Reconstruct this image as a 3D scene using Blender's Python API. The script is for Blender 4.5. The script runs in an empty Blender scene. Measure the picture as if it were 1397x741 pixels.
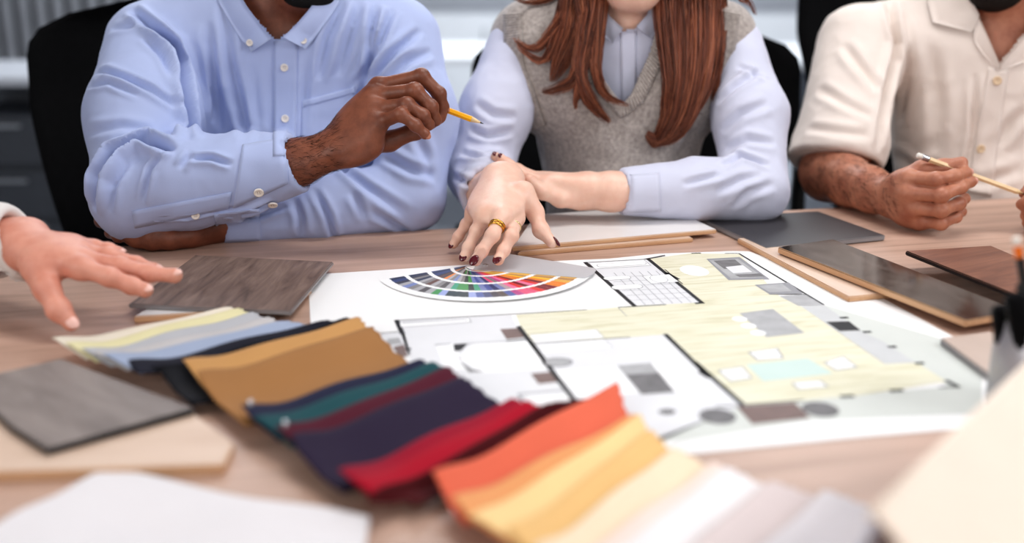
import bpy, bmesh, math, random
import numpy as np
from mathutils import Vector, Matrix
from mathutils.bvhtree import BVHTree

SC = bpy.context.scene
COL = SC.collection
RNG = random.Random(7)
# ------------------------------------------------------------------ camera
F = 1450.0; CX, CY = 698.5, 370.5; HZ = -65.0
PITCH = math.atan((CY - HZ) / F); CH = 1.147; TZ = 0.75
cp, sp = math.cos(PITCH), math.sin(PITCH)

def ray(px, py):
    a = (px - CX) / F; b = -(py - CY) / F
    return (a, cp + b * sp, -sp + b * cp)

def W(px, py, z=TZ):            # a point of the photograph on the level z
    d = ray(px, py); t = (z - CH) / d[2]
    return Vector((d[0] * t, d[1] * t, z))

def B(px, py, y):               # a point of the photograph at world depth y
    d = ray(px, py); t = y / d[1]
    return Vector((d[0] * t, y, CH + d[2] * t))

def proj(P):
    P = np.asarray(P, dtype=float).reshape(-1, 3)
    z = P[:, 2] - CH
    zc = P[:, 1] * cp - z * sp; u = P[:, 1] * sp + z * cp
    return np.stack([CX + F * P[:, 0] / zc, CY - F * u / zc], 1)

cam_d = bpy.data.cameras.new('camera'); cam = bpy.data.objects.new('camera', cam_d); COL.objects.link(cam)
cam.location = (0, 0, CH); cam.rotation_euler = (math.pi / 2 - PITCH, 0, 0)
cam_d.sensor_width = 36; cam_d.lens = F / 1397 * 36; cam_d.clip_start = 0.02
cam_d.dof.use_dof = True; cam_d.dof.focus_distance = 1.40
cam_d.dof.aperture_fstop = 1.7
SC.camera = cam
SC.view_settings.view_transform = 'Standard'
SC.view_settings.look = 'Medium High Contrast'
SC.view_settings.exposure = -0.24

# table axes
TH = math.radians(12.4)
TU = Vector((math.cos(TH), math.sin(TH), 0)); TV = Vector((-math.sin(TH), math.cos(TH), 0))
def T(u, v, z=0.0): return TU * u + TV * v + Vector((0, 0, z))
def uv(P): return (P.dot(TU), P.dot(TV))

# ------------------------------------------------------------------ materials
def lin(c):
    return tuple(((x / 255) / 12.92 if x / 255 <= 0.04045 else ((x / 255 + 0.055) / 1.055) ** 2.4) for x in c)

class NT:
    def __init__(s, name):
        s.m = bpy.data.materials.new(name); s.m.use_nodes = True
        s.t = s.m.node_tree; s.n = s.t.nodes; s.l = s.t.links
        s.b = s.n['Principled BSDF']
    def add(s, kind, **kw):
        nd = s.n.new(kind)
        for k, v in kw.items():
            if k.startswith('i_'):
                key = k[2:]
                key = int(key) if key.isdigit() else key.replace('_', ' ')
                nd.inputs[key].default_value = v
            else: setattr(nd, k, v)
        return nd
    def link(s, a, ao, b, bi): s.l.new(a.outputs[ao], b.inputs[bi])
    def coords(s, scale=(1, 1, 1), rot=(0, 0, 0), kind='Object'):
        tc = s.add('ShaderNodeTexCoord'); mp = s.add('ShaderNodeMapping')
        mp.inputs['Scale'].default_value = scale; mp.inputs['Rotation'].default_value = rot
        s.link(tc, kind, mp, 'Vector'); return mp
    def ramp(s, src, so, stops):
        r = s.add('ShaderNodeValToRGB'); e = r.color_ramp.elements
        while len(e) > 1: e.remove(e[-1])
        e[0].position = stops[0][0]; e[0].color = (*stops[0][1], 1)
        for p, c in stops[1:]:
            k = e.new(p); k.color = (*c, 1)
        s.link(src, so, r, 'Fac'); return r
    def bump(s, src, so, strength=0.3, dist=0.001):
        b = s.add('ShaderNodeBump'); b.inputs['Strength'].default_value = strength; b.inputs['Distance'].default_value = dist
        s.link(src, so, b, 'Height'); s.link(b, 'Normal', s.b, 'Normal'); return b

def mix(a, b, t): return tuple(x + (y - x) * t for x, y in zip(a, b))
def sc(c, k): return tuple(min(1, x * k) for x in c)

def mat_plain(name, rgb, rough=0.5, metal=0.0, var=0.06, nscale=30, bump=0.0, bscale=200, sheen=0.0, spec=0.5, trans=0.0):
    s = NT(name); c = lin(rgb)
    mp = s.coords(); nz = s.add('ShaderNodeTexNoise', i_Scale=nscale, i_Detail=4.0)
    s.link(mp, 'Vector', nz, 'Vector')
    r = s.ramp(nz, 'Fac', [(0.25, sc(c, 1 - var)), (0.75, sc(c, 1 + var))])
    s.link(r, 'Color', s.b, 'Base Color')
    s.b.inputs['Roughness'].default_value = rough; s.b.inputs['Metallic'].default_value = metal
    s.b.inputs['Specular IOR Level'].default_value = spec
    if sheen: s.b.inputs['Sheen Weight'].default_value = sheen
    if trans: s.b.inputs['Transmission Weight'].default_value = trans
    if bump:
        n2 = s.add('ShaderNodeTexNoise', i_Scale=bscale, i_Detail=3.0); s.link(mp, 'Vector', n2, 'Vector')
        s.bump(n2, 'Fac', bump, 0.0008)
    return s.m

def mat_wood(name, c0, c1, scale=(1.5, 22, 22), rotz=0.0, rough=0.45, dark=None, spec=0.4):
    s = NT(name); mp = s.coords(scale=scale, rot=(0, 0, rotz))
    n1 = s.add('ShaderNodeTexNoise', i_Scale=2.2, i_Detail=8.0, i_Roughness=0.62, i_Distortion=0.6); s.link(mp, 'Vector', n1, 'Vector')
    st = [(0.3, lin(c0)), (0.7, lin(c1))]
    if dark: st = [(0.28, lin(dark)), (0.42, lin(c0)), (0.72, lin(c1))]
    r = s.ramp(n1, 'Fac', st); s.link(r, 'Color', s.b, 'Base Color')
    n2 = s.add('ShaderNodeTexNoise', i_Scale=9.0, i_Detail=4.0); s.link(mp, 'Vector', n2, 'Vector')
    s.bump(n2, 'Fac', 0.12, 0.0006)
    s.b.inputs['Roughness'].default_value = rough; s.b.inputs['Specular IOR Level'].default_value = spec
    return s.m

def mat_skin(name, rgb, dark, sss=0.12, rough=0.48, red=(200, 110, 95), redamt=0.25):
    s = NT(name); mp = s.coords()
    n1 = s.add('ShaderNodeTexNoise', i_Scale=38.0, i_Detail=5.0, i_Roughness=0.6); s.link(mp, 'Vector', n1, 'Vector')
    r = s.ramp(n1, 'Fac', [(0.3, lin(dark)), (0.62, lin(rgb)), (0.8, mix(lin(rgb), lin(red), redamt))])
    s.link(r, 'Color', s.b, 'Base Color')
    n2 = s.add('ShaderNodeTexVoronoi', i_Scale=620.0); s.link(mp, 'Vector', n2, 'Vector')
    n3 = s.add('ShaderNodeTexNoise', i_Scale=130.0, i_Detail=3.0); s.link(mp, 'Vector', n3, 'Vector')
    ad = s.add('ShaderNodeMath', operation='ADD'); s.link(n2, 'Distance', ad, 0); s.link(n3, 'Fac', ad, 1)
    s.bump(ad, 'Value', 0.22, 0.0006)
    s.b.inputs['Subsurface Weight'].default_value = sss
    s.b.inputs['Subsurface Radius'].default_value = (0.012, 0.005, 0.003)
    s.b.inputs['Subsurface Scale'].default_value = 0.6
    s.b.inputs['Roughness'].default_value = rough
    return s.m

def mat_cloth(name, rgb, var=0.05, weave=900, bump=0.15, sheen=0.15, rough=0.85, nscale=14, trans=0.0):
    s = NT(name); c = lin(rgb); mp = s.coords()
    nz = s.add('ShaderNodeTexNoise', i_Scale=nscale, i_Detail=5.0); s.link(mp, 'Vector', nz, 'Vector')
    r = s.ramp(nz, 'Fac', [(0.25, sc(c, 1 - var)), (0.75, sc(c, 1 + var))]); s.link(r, 'Color', s.b, 'Base Color')
    v = s.add('ShaderNodeTexVoronoi', i_Scale=float(weave)); s.link(mp, 'Vector', v, 'Vector')
    s.bump(v, 'Distance', bump, 0.0006)
    s.b.inputs['Roughness'].default_value = rough; s.b.inputs['Sheen Weight'].default_value = sheen
    s.b.inputs['Specular IOR Level'].default_value = 0.2
    return s.m

# ------------------------------------------------------------------ objects
def tag(o, label=None, cat=None, group=None, kind=None):
    if label: o['label'] = label
    if cat: o['category'] = cat
    if group: o['group'] = group
    if kind: o['kind'] = kind
    return o


WMAT = {}
def wm(o): return WMAT.get(o.name, Matrix.Translation(o.location))

def mk(name, verts, faces, mat, parent=None, origin=None, smooth=True, fm=None, rotz=0.0):
    """one mesh object; verts in world metres; rotz = the object's own heading"""
    Mp = wm(parent) if parent is not None else Matrix.Identity(4)
    Mo = Mp.copy()
    if origin is not None: Mo = Matrix.Translation(Vector(origin)) @ Matrix.Rotation(rotz, 4, 'Z')
    Ml = Mp.inverted() @ Mo; iv = np.array(Mo.inverted())
    V = np.asarray([tuple(v) for v in verts] if not isinstance(verts, np.ndarray) else verts, dtype=float)
    V = V @ iv[:3, :3].T + iv[:3, 3]
    me = bpy.data.meshes.new(name); me.from_pydata(V.tolist(), [], [tuple(f) for f in faces] if not isinstance(faces, np.ndarray) else faces.tolist())
    mats = mat if isinstance(mat, (list, tuple)) else [mat]
    for m in mats: me.materials.append(m)
    if fm is not None: me.polygons.foreach_set('material_index', np.asarray(fm, dtype=np.int32))
    me.polygons.foreach_set('use_smooth', np.full(len(me.polygons), smooth))
    me.update()
    o = bpy.data.objects.new(name, me); COL.objects.link(o)
    if parent is not None: o.parent = parent
    o.matrix_basis = Ml; WMAT[o.name] = Mo
    return o

def from_bm(name, bm, mat, parent=None, origin=None, smooth=False, rotz=0.0):
    bm.verts.index_update()
    V = np.array([v.co[:] for v in bm.verts]); Fc = [[v.index for v in f.verts] for f in bm.faces]
    fm = [f.material_index for f in bm.faces]
    bm.free()
    return mk(name, V, Fc, mat, parent, origin, smooth, fm, rotz)

def empty(name, loc, label=None, cat=None, group=None, rotz=0.0):
    o = bpy.data.objects.new(name, None); COL.objects.link(o); o.empty_display_size = 0.05
    M = Matrix.Translation(Vector(loc)) @ Matrix.Rotation(rotz, 4, 'Z'); o.matrix_basis = M; WMAT[o.name] = M
    return tag(o, label, cat, group)

def bm_prism(pts, z0, z1, bevel=0.0, seg=2, bm=None, mi=0):
    bm2 = bmesh.new()
    lo = [bm2.verts.new((p[0], p[1], z0)) for p in pts]; hi = [bm2.verts.new((p[0], p[1], z1)) for p in pts]
    n = len(pts)
    bm2.faces.new(lo[::-1]); bm2.faces.new(hi)
    for i in range(n): bm2.faces.new((lo[i], lo[(i + 1) % n], hi[(i + 1) % n], hi[i]))
    bmesh.ops.recalc_face_normals(bm2, faces=bm2.faces)
    if bevel: bmesh.ops.bevel(bm2, geom=bm2.edges[:], offset=bevel, segments=seg, affect='EDGES')
    for f in bm2.faces: f.material_index = mi
    if bm is None: return bm2
    merge(bm, bm2); return bm

def merge(bm, bm2):
    bm2.verts.index_update()
    vm = [bm.verts.new(v.co) for v in bm2.verts]
    for f in bm2.faces:
        try:
            nf = bm.faces.new([vm[v.index] for v in f.verts]); nf.material_index = f.material_index; nf.smooth = f.smooth
        except ValueError: pass
    bm2.free()

def bm_box(bm, c, size, rot=None, bevel=0.0, seg=2):
    b = bmesh.new(); bmesh.ops.create_cube(b, size=1.0)
    bmesh.ops.scale(b, vec=size, verts=b.verts)
    if bevel: bmesh.ops.bevel(b, geom=b.edges[:], offset=bevel, segments=seg, affect='EDGES')
    if rot is not None: bmesh.ops.transform(b, matrix=rot.to_4x4(), verts=b.verts)
    bmesh.ops.translate(b, vec=c, verts=b.verts); merge(bm, b)

def frame_of(d):
    d = Vector(d).normalized(); up = Vector((0, 0, 1)) if abs(d.z) < 0.9 else Vector((1, 0, 0))
    x = up.cross(d).normalized(); y = d.cross(x)
    return x, y, d

def tube(pts, rads, n=16, cap=True):
    """verts, faces of a tube along pts"""
    V = []; Fc = []
    pts = [Vector(p) for p in pts]; m = len(pts)
    px = None
    for i, p in enumerate(pts):
        d = pts[min(i + 1, m - 1)] - pts[max(i - 1, 0)]
        if d.length < 1e-9: d = Vector((0, 0, 1))
        d.normalize()
        if px is None: x, y, _ = frame_of(d)
        else:
            x = px - d * px.dot(d)
            x.normalize(); y = d.cross(x)
        px = x
        r = rads[i] if hasattr(rads, '__len__') else rads
        for k in range(n):
            a = 2 * math.pi * k / n
            V.append(p + (x * math.cos(a) + y * math.sin(a)) * r)
    for i in range(m - 1):
        for k in range(n):
            k2 = (k + 1) % n
            Fc.append((i * n + k, i * n + k2, (i + 1) * n + k2, (i + 1) * n + k))
    if cap:
        Fc.append(tuple(range(n))[::-1]); Fc.append(tuple(range((m - 1) * n, m * n)))
    return V, Fc

def lathe(c, prof, n=40):
    V = []; Fc = []
    for r, z in prof:
        for k in range(n):
            a = 2 * math.pi * k / n; V.append((c[0] + r * math.cos(a), c[1] + r * math.sin(a), c[2] + z))
    m = len(prof)
    for i in range(m - 1):
        for k in range(n):
            k2 = (k + 1) % n; Fc.append((i * n + k, i * n + k2, (i + 1) * n + k2, (i + 1) * n + k))
    return V, Fc

def join(*vf):
    V = []; Fc = []
    for v, f in vf:
        o = len(V); V += list(v); Fc += [tuple(i + o for i in t) for t in f]
    return V, Fc

# ------------------------------------------------------------------ distance-field bodies
def vnoise(P, scale, seed=0):
    Q = P * scale + seed * 17.31
    I = np.floor(Q).astype(np.int64); f = Q - I; f = f * f * (3 - 2 * f)
    def h(i, j, k):
        n = (i * 73856093) ^ (j * 19349663) ^ (k * 83492791) ^ (seed * 2654435)
        n = (n ^ (n >> 13)) * 1274126177; n = n ^ (n >> 16)
        return (n & 0xffff) / 65535.0
    r = 0
    for a in (0, 1):
        for b in (0, 1):
            for c in (0, 1):
                w = (f[:, 0] if a else 1 - f[:, 0]) * (f[:, 1] if b else 1 - f[:, 1]) * (f[:, 2] if c else 1 - f[:, 2])
                r = r + w * h(I[:, 0] + a, I[:, 1] + b, I[:, 2] + c)
    return r * 2 - 1

class Field:
    def __init__(s, lo, hi, h):
        s.lo = np.array(lo, float); s.h = h
        s.n = np.maximum(4, np.ceil((np.array(hi) - s.lo) / h).astype(int) + 1)
        s.F = np.full(tuple(s.n), 0.5, np.float32)
    def like(s):
        o = Field.__new__(Field); o.lo = s.lo; o.h = s.h; o.n = s.n; o.F = np.full(tuple(s.n), 0.5, np.float32); return o
    def _sub(s, lo, hi):
        a = np.clip(np.floor((np.array(lo) - s.lo) / s.h).astype(int), 0, s.n)
        b = np.clip(np.ceil((np.array(hi) - s.lo) / s.h).astype(int) + 1, 0, s.n)
        if np.any(b <= a): return None
        ax = [(s.lo[i] + s.h * np.arange(a[i], b[i])).astype(np.float32) for i in range(3)]
        return tuple(slice(a[i], b[i]) for i in range(3)), ax[0][:, None, None], ax[1][None, :, None], ax[2][None, None, :]
    def _put(s, sl, d, k, sub=False):
        G = s.F[sl]
        if sub:
            d = -d
            hh = np.maximum(k - np.abs(G - d), 0) / max(k, 1e-9); s.F[sl] = np.maximum(G, d) + hh * hh * k * 0.25
        else:
            hh = np.maximum(k - np.abs(G - d), 0) / max(k, 1e-9); s.F[sl] = np.minimum(G, d) - hh * hh * k * 0.25
    def cap(s, a, b, ra, rb=None, k=0.01, sub=False):
        rb = ra if rb is None else rb
        a = np.array(a, float); b = np.array(b, float); R = max(ra, rb) + k + 3 * s.h + (0.02 if s.h > .003 else 0.006)
        q = s._sub(np.minimum(a, b) - R, np.maximum(a, b) + R)
        if q is None: return
        sl, X, Y, Z = q; ba = b - a; L = float(ba @ ba) + 1e-12
        t = np.clip(((X - a[0]) * ba[0] + (Y - a[1]) * ba[1] + (Z - a[2]) * ba[2]) / L, 0, 1)
        d = np.sqrt((X - a[0] - t * ba[0]) ** 2 + (Y - a[1] - t * ba[1]) ** 2 + (Z - a[2] - t * ba[2]) ** 2) - (ra + (rb - ra) * t)
        s._put(sl, d.astype(np.float32), k, sub)
    def chain(s, pts, rads, k=0.01):
        for i in range(len(pts) - 1): s.cap(pts[i], pts[i + 1], rads[i], rads[i + 1], k)
    def ell(s, c, r, R=None, k=0.01, sub=False):
        c = np.array(c, float); m = max(r) + k + 3 * s.h + (0.03 if s.h > .003 else 0.006)
        q = s._sub(c - m, c + m)
        if q is None: return
        sl, X, Y, Z = q
        if R is None: x, y, z = X - c[0], Y - c[1], Z - c[2]
        else:
            M = np.array(R).T          # columns of R are the local axes
            x = M[0, 0] * (X - c[0]) + M[0, 1] * (Y - c[1]) + M[0, 2] * (Z - c[2])
            y = M[1, 0] * (X - c[0]) + M[1, 1] * (Y - c[1]) + M[1, 2] * (Z - c[2])
            z = M[2, 0] * (X - c[0]) + M[2, 1] * (Y - c[1]) + M[2, 2] * (Z - c[2])
        k0 = np.sqrt((x / r[0]) ** 2 + (y / r[1]) ** 2 + (z / r[2]) ** 2)
        k1 = np.sqrt((x / r[0] ** 2) ** 2 + (y / r[1] ** 2) ** 2 + (z / r[2] ** 2) ** 2)
        d = k0 * (k0 - 1) / np.maximum(k1, 1e-6)
        s._put(sl, d.astype(np.float32), k, sub)
    def plane(s, p, n, k=0.004):     # keep the side n points away from
        X = (s.lo[0] + s.h * np.arange(s.n[0]))[:, None, None]; Yy = (s.lo[1] + s.h * np.arange(s.n[1]))[None, :, None]; Z = (s.lo[2] + s.h * np.arange(s.n[2]))[None, None, :]
        d = ((X - p[0]) * n[0] + (Yy - p[1]) * n[1] + (Z - p[2]) * n[2]).astype(np.float32)
        hh = np.maximum(k - np.abs(s.F - d), 0) / k; s.F = np.maximum(s.F, d) + hh * hh * k * 0.25
    def merge(s, o, k):
        hh = np.maximum(k - np.abs(s.F - o.F), 0) / max(k, 1e-9); s.F = np.minimum(s.F, o.F) - hh * hh * k * 0.25
    def mesh(s, smooth=2):
        Fv = s.F; Fv[0] = Fv[-1] = 0.5; Fv[:, 0] = Fv[:, -1] = 0.5; Fv[:, :, 0] = Fv[:, :, -1] = 0.5
        I = Fv < 0
        c = np.zeros(tuple(s.n - 1), np.int8)
        for a in (0, 1):
            for b in (0, 1):
                for d in (0, 1):
                    c += I[a:s.n[0] - 1 + a, b:s.n[1] - 1 + b, d:s.n[2] - 1 + d]
        act = (c > 0) & (c < 8); idx = np.argwhere(act)
        vid = np.full(act.shape, -1, np.int64); vid[act] = np.arange(len(idx))
        acc = np.zeros((len(idx), 3)); cnt = np.zeros(len(idx))
        corners = [(a, b, d) for a in (0, 1) for b in (0, 1) for d in (0, 1)]
        val = {q: Fv[idx[:, 0] + q[0], idx[:, 1] + q[1], idx[:, 2] + q[2]] for q in corners}
        for ax in range(3):
            for q in corners:
                if q[ax]: continue
                q2 = tuple(q[i] + (i == ax) for i in range(3))
                A, Bv = val[q], val[q2]; m = (A < 0) != (Bv < 0)
                t = np.where(m, A / np.where(m, A - Bv, 1), 0)
                pt = np.array(q, float)[None, :].repeat(len(idx), 0); pt[:, ax] += t
                acc[m] += pt[m]; cnt[m] += 1
        V = s.lo + s.h * (idx + acc / np.maximum(cnt, 1)[:, None])
        Q = []
        for ax in range(3):
            b, d = [(1, 2), (2, 0), (0, 1)][ax]
            sl0 = [slice(None)] * 3; sl1 = [slice(None)] * 3; sl0[ax] = slice(0, -1); sl1[ax] = slice(1, None)
            A = I[tuple(sl0)]; Bv = I[tuple(sl1)]
            e = np.argwhere(A != Bv)
            ok = (e[:, b] > 0) & (e[:, d] > 0) & (e[:, b] < s.n[b] - 1) & (e[:, d] < s.n[d] - 1); e = e[ok]
            ins = I[e[:, 0], e[:, 1], e[:, 2]]
            def v(db, dd):
                k = e.copy(); k[:, b] += db; k[:, d] += dd
                return vid[k[:, 0], k[:, 1], k[:, 2]]
            q = np.stack([v(-1, -1), v(0, -1), v(0, 0), v(-1, 0)], 1)
            q[~ins] = q[~ins][:, ::-1]; Q.append(q)
        Q = np.concatenate(Q)
        for _ in range(smooth): V = lap(V, Q)
        return V, Q

def lap(V, Q, f=0.5):
    E = np.concatenate([Q[:, [0, 1]], Q[:, [1, 2]], Q[:, [2, 3]], Q[:, [3, 0]]])
    S = np.zeros_like(V); n = np.zeros(len(V))
    for k in range(3): S[:, k] = np.bincount(E[:, 0], V[E[:, 1], k], len(V)) + np.bincount(E[:, 1], V[E[:, 0], k], len(V))
    n = np.bincount(E[:, 0], minlength=len(V)) + np.bincount(E[:, 1], minlength=len(V))
    return V + f * (S / np.maximum(n, 1)[:, None] - V)

def normals(V, Q):
    N = np.cross(V[Q[:, 2]] - V[Q[:, 0]], V[Q[:, 3]] - V[Q[:, 1]])
    R = np.zeros_like(V)
    for j in range(4):
        for k in range(3): R[:, k] += np.bincount(Q[:, j], N[:, k], len(V))
    return R / np.maximum(np.linalg.norm(R, axis=1), 1e-12)[:, None]

def bvh_of(V, Q): return BVHTree.FromPolygons(V.tolist(), Q.tolist())

def hit(bvh, px, py):
    d = Vector(ray(px, py)).normalized()
    loc, nor, i, dist = bvh.ray_cast(Vector((0, 0, CH)), d)
    return (loc, nor if nor is None or nor.dot(d) < 0 else -nor)

def polydist(V, pts):
    """distance to a polyline and how far along it (0..1) the nearest point lies"""
    D = np.full(len(V), 9.0); S = np.zeros(len(V)); seg = [np.linalg.norm(np.array(b) - np.array(a)) for a, b in zip(pts[:-1], pts[1:])]
    tot = sum(seg) + 1e-9; acc = 0.0
    for a, b, l in zip(pts[:-1], pts[1:], seg):
        a = np.array(a); b = np.array(b); ba = b - a; L = ba @ ba + 1e-12
        t = np.clip(((V - a) @ ba) / L, 0, 1)
        d = np.linalg.norm(V - a - t[:, None] * ba, axis=1); m = d < D
        D = np.where(m, d, D); S = np.where(m, (acc + t * l) / tot, S); acc += l
    return D, S

def folds(V, Q, lst):
    """creases and ridges of the cloth: (photo polyline, depth, width); each laid on the cloth's own surface"""
    bvh = bvh_of(V, Q); N = normals(V, Q); out = V.copy()
    for line, amp, w in lst:
        pts = []
        for i in range(len(line) - 1):
            for t in np.linspace(0, 1, 5)[:-1]:
                x = line[i][0] + (line[i + 1][0] - line[i][0]) * t; y = line[i][1] + (line[i + 1][1] - line[i][1]) * t
                p, n = hit(bvh, x, y)
                if p is not None: pts.append(np.array(p))
        p, n = hit(bvh, *line[-1])
        if p is not None: pts.append(np.array(p))
        if len(pts) < 2: continue
        D, S = polydist(V, pts)
        tp = np.clip(4 * S * (1 - S), 0, 1) ** .7
        prof = -np.exp(-(D / w) ** 2) + 0.75 * np.exp(-((D - 2.1 * w) / (1.1 * w)) ** 2)
        out += N * (amp * prof * tp)[:, None]
    return out

def wrinkle(V, Q, amp, scale, seed=1, stretch=(1, 1, 1)):
    N = normals(V, Q); P = V * np.array(stretch)
    n = 1 - 2 * np.abs(vnoise(P, scale, seed)) + 0.5 * (1 - 2 * np.abs(vnoise(P, scale * 2.1, seed + 3)))
    return V + N * (amp * n)[:, None]

def inside_poly(P, poly):
    x, y = P[:, 0], P[:, 1]; r = np.zeros(len(P), bool); n = len(poly)
    for i in range(n):
        x1, y1 = poly[i]; x2, y2 = poly[(i + 1) % n]
        c = ((y1 > y) != (y2 > y)) & (x < (x2 - x1) * (y - y1) / ((y2 - y1) if y2 != y1 else 1e-9) + x1)
        r ^= c
    return r

def cut(V, Q, poly, ymax):
    """opens a neckline in a garment"""
    C = V[Q].mean(1); m = inside_poly(proj(C), poly) & (C[:, 1] < ymax)
    return Q[~m]

def patch(bvh, c00, c10, c11, c01, nu, nv, off, thick, curve=None):
    """a piece of cloth sewn on a surface: a grid between four photo corners, lifted off the surface"""
    G = []; ln = None
    for j in range(nv + 1):
        for i in range(nu + 1):
            a = i / nu; b = j / nv
            x = (c00[0] * (1 - a) + c10[0] * a) * (1 - b) + (c01[0] * (1 - a) + c11[0] * a) * b
            y = (c00[1] * (1 - a) + c10[1] * a) * (1 - b) + (c01[1] * (1 - a) + c11[1] * a) * b
            p, n = hit(bvh, x, y)
            if p is None: G.append(None); continue
            o = off if curve is None else curve(a, b)
            ln = n; G.append((p + n * o, n))
    ok = [g for g in G if g is not None]
    if not ok: return None
    for i, g in enumerate(G):
        if g is None:
            j = min((k for k in range(len(G)) if G[k] is not None), key=lambda k: abs(k - i)); G[i] = G[j]
    V = [g[0] for g in G] + [g[0] - g[1] * thick for g in G]; M = len(G); Fc = []
    for j in range(nv):
        for i in range(nu):
            a = j * (nu + 1) + i; b = a + 1; c = a + nu + 2; d = a + nu + 1
            Fc += [(a, d, c, b), (a + M, b + M, c + M, d + M)]
    rim = [i for i in range(nu)] + [j * (nu + 1) + nu for j in range(nv)] + [nv * (nu + 1) + nu - i for i in range(nu)] + [(nv - j) * (nu + 1) for j in range(nv)]
    for k in range(len(rim)):
        a, b = rim[k], rim[(k + 1) % len(rim)]; Fc.append((a, b, b + M, a + M))
    return V, Fc

def sphereish(c, r, R=None, n=12, m=8):
    V = []; Fc = []
    for j in range(m + 1):
        th = math.pi * j / m
        for i in range(n):
            ph = 2 * math.pi * i / n
            q = Vector((r[0] * math.sin(th) * math.cos(ph), r[1] * math.sin(th) * math.sin(ph), r[2] * math.cos(th)))
            if R is not None: q = R @ q
            V.append(Vector(c) + q)
    for j in range(m):
        for i in range(n):
            i2 = (i + 1) % n; Fc.append((j * n + i, (j + 1) * n + i, (j + 1) * n + i2, j * n + i2))
    return V, Fc

def axes(z, x):
    """matrix with local z along z and local x near x"""
    z = Vector(z).normalized(); x = Vector(x); x = (x - z * x.dot(z)).normalized(); y = z.cross(x)
    return Matrix((x, y, z)).transposed()

def curves(name, strands, mat, parent, bevel, res=1):
    """hair: one mesh of thin tapering strands; a strand is a list of (point, radius factor)"""
    V = []; Fc = []; n = 3 if res == 0 else 4; FM_ = []; rr = random.Random(3); nm = len(mat) if isinstance(mat, (list, tuple)) else 1
    for st in strands:
        mi = rr.randrange(nm)
        P = [Vector(p) for p, r in st]; m = len(P); o = len(V); x = None
        for i in range(m):
            d = (P[min(i + 1, m - 1)] - P[max(i - 1, 0)])
            d = d.normalized() if d.length > 1e-9 else Vector((0, 0, -1))
            if x is None: x = frame_of(d)[0]
            else:
                x = x - d * x.dot(d); x.normalize()
            y = d.cross(x); r = bevel * st[i][1]
            for k in range(n):
                a = 2 * math.pi * k / n; V.append(tuple(P[i] + (x * math.cos(a) + y * math.sin(a)) * r))
        for i in range(m - 1):
            for k in range(n):
                k2 = (k + 1) % n; Fc.append((o + i * n + k, o + i * n + k2, o + (i + 1) * n + k2, o + (i + 1) * n + k)); FM_.append(mi)
    return mk(name, np.array(V), Fc, mat, parent, fm=FM_)
# ================================================================== the room
def struct(name, V, Fc, m, smooth=False): return tag(mk(name, V, Fc, m, smooth=smooth), kind='structure')
def quad(a, b, c, d): return [a, b, c, d], [(0, 1, 2, 3)]
X0, X1, Y0, Y1, ZC = -4.6, 4.6, -2.6, 7.6, 2.9

def floor_mat():
    s = NT('carpet'); mp = s.coords()
    n = s.add('ShaderNodeTexNoise', i_Scale=60.0, i_Detail=5.0); s.link(mp, 'Vector', n, 'Vector')
    r = s.ramp(n, 'Fac', [(0.3, lin((140, 145, 154))), (0.7, lin((172, 177, 186)))]); s.link(r, 'Color', s.b, 'Base Color')
    s.b.inputs['Roughness'].default_value = 0.9; return s.m
M_FLOOR = floor_mat()
M_WALL = mat_plain('grey_wall_paint', (176, 179, 187), 0.9, var=0.03, nscale=3)
M_WALLW = mat_plain('white_wall_paint', (205, 205, 205), 0.9, var=0.03, nscale=3)
M_CEIL = mat_plain('ceiling_paint', (225, 225, 225), 0.9, var=0.02, nscale=3)
struct('floor', *quad((X0, Y0, 0), (X1, Y0, 0), (X1, Y1, 0), (X0, Y1, 0)), M_FLOOR)
struct('ceiling', *quad((X0, Y0, ZC), (X0, Y1, ZC), (X1, Y1, ZC), (X1, Y0, ZC)), M_CEIL)
struct('wall_back', *quad((X0, Y1, 0), (X1, Y1, 0), (X1, Y1, ZC), (X0, Y1, ZC)), M_WALL)
struct('wall_left', *quad((X0, Y0, 0), (X0, Y1, 0), (X0, Y1, ZC), (X0, Y0, ZC)), M_WALLW)
struct('wall_right', *quad((X1, Y0, 0), (X1, Y0, ZC), (X1, Y1, ZC), (X1, Y1, 0)), M_WALLW)
struct('wall_front', *quad((X0, Y0, 0), (X0, Y0, ZC), (X1, Y0, ZC), (X1, Y0, 0)), M_WALLW)
bb = bmesh.new(); bm_box(bb, (0, Y1 - .012, .05), (X1 - X0, .02, .1)); tag(from_bm('baseboard_back', bb, mat_plain('baseboard_paint', (190, 190, 192), 0.6)), kind='structure')

# ribbed grey acoustic partition far left
M_RIB = mat_plain('grey_felt', (134, 136, 142), 0.95, var=0.12, nscale=5)
M_RIBD = mat_plain('dark_felt', (92, 94, 100), 0.95)
pt = empty('ribbed_partition', (-2.2, 5.2, 0), 'grey ribbed partition standing behind the desk at far left', 'partition')
b = bmesh.new()
for i in range(34): bm_box(b, (-3.55 + i * .082, 5.2, .86), (.055, .05, 1.66), bevel=.008, seg=1)
from_bm('slat_panel', b, M_RIB, pt)
b = bmesh.new(); bm_box(b, (-2.2, 5.235, .86), (2.8, .02, 1.66)); from_bm('backing', b, M_RIBD, pt)
for x in (-3.3, -1.1):
    b = bmesh.new(); bm_box(b, (x, 5.22, .015), (.05, .4, .03), bevel=.005); from_bm('foot', b, M_RIBD, pt)

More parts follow.
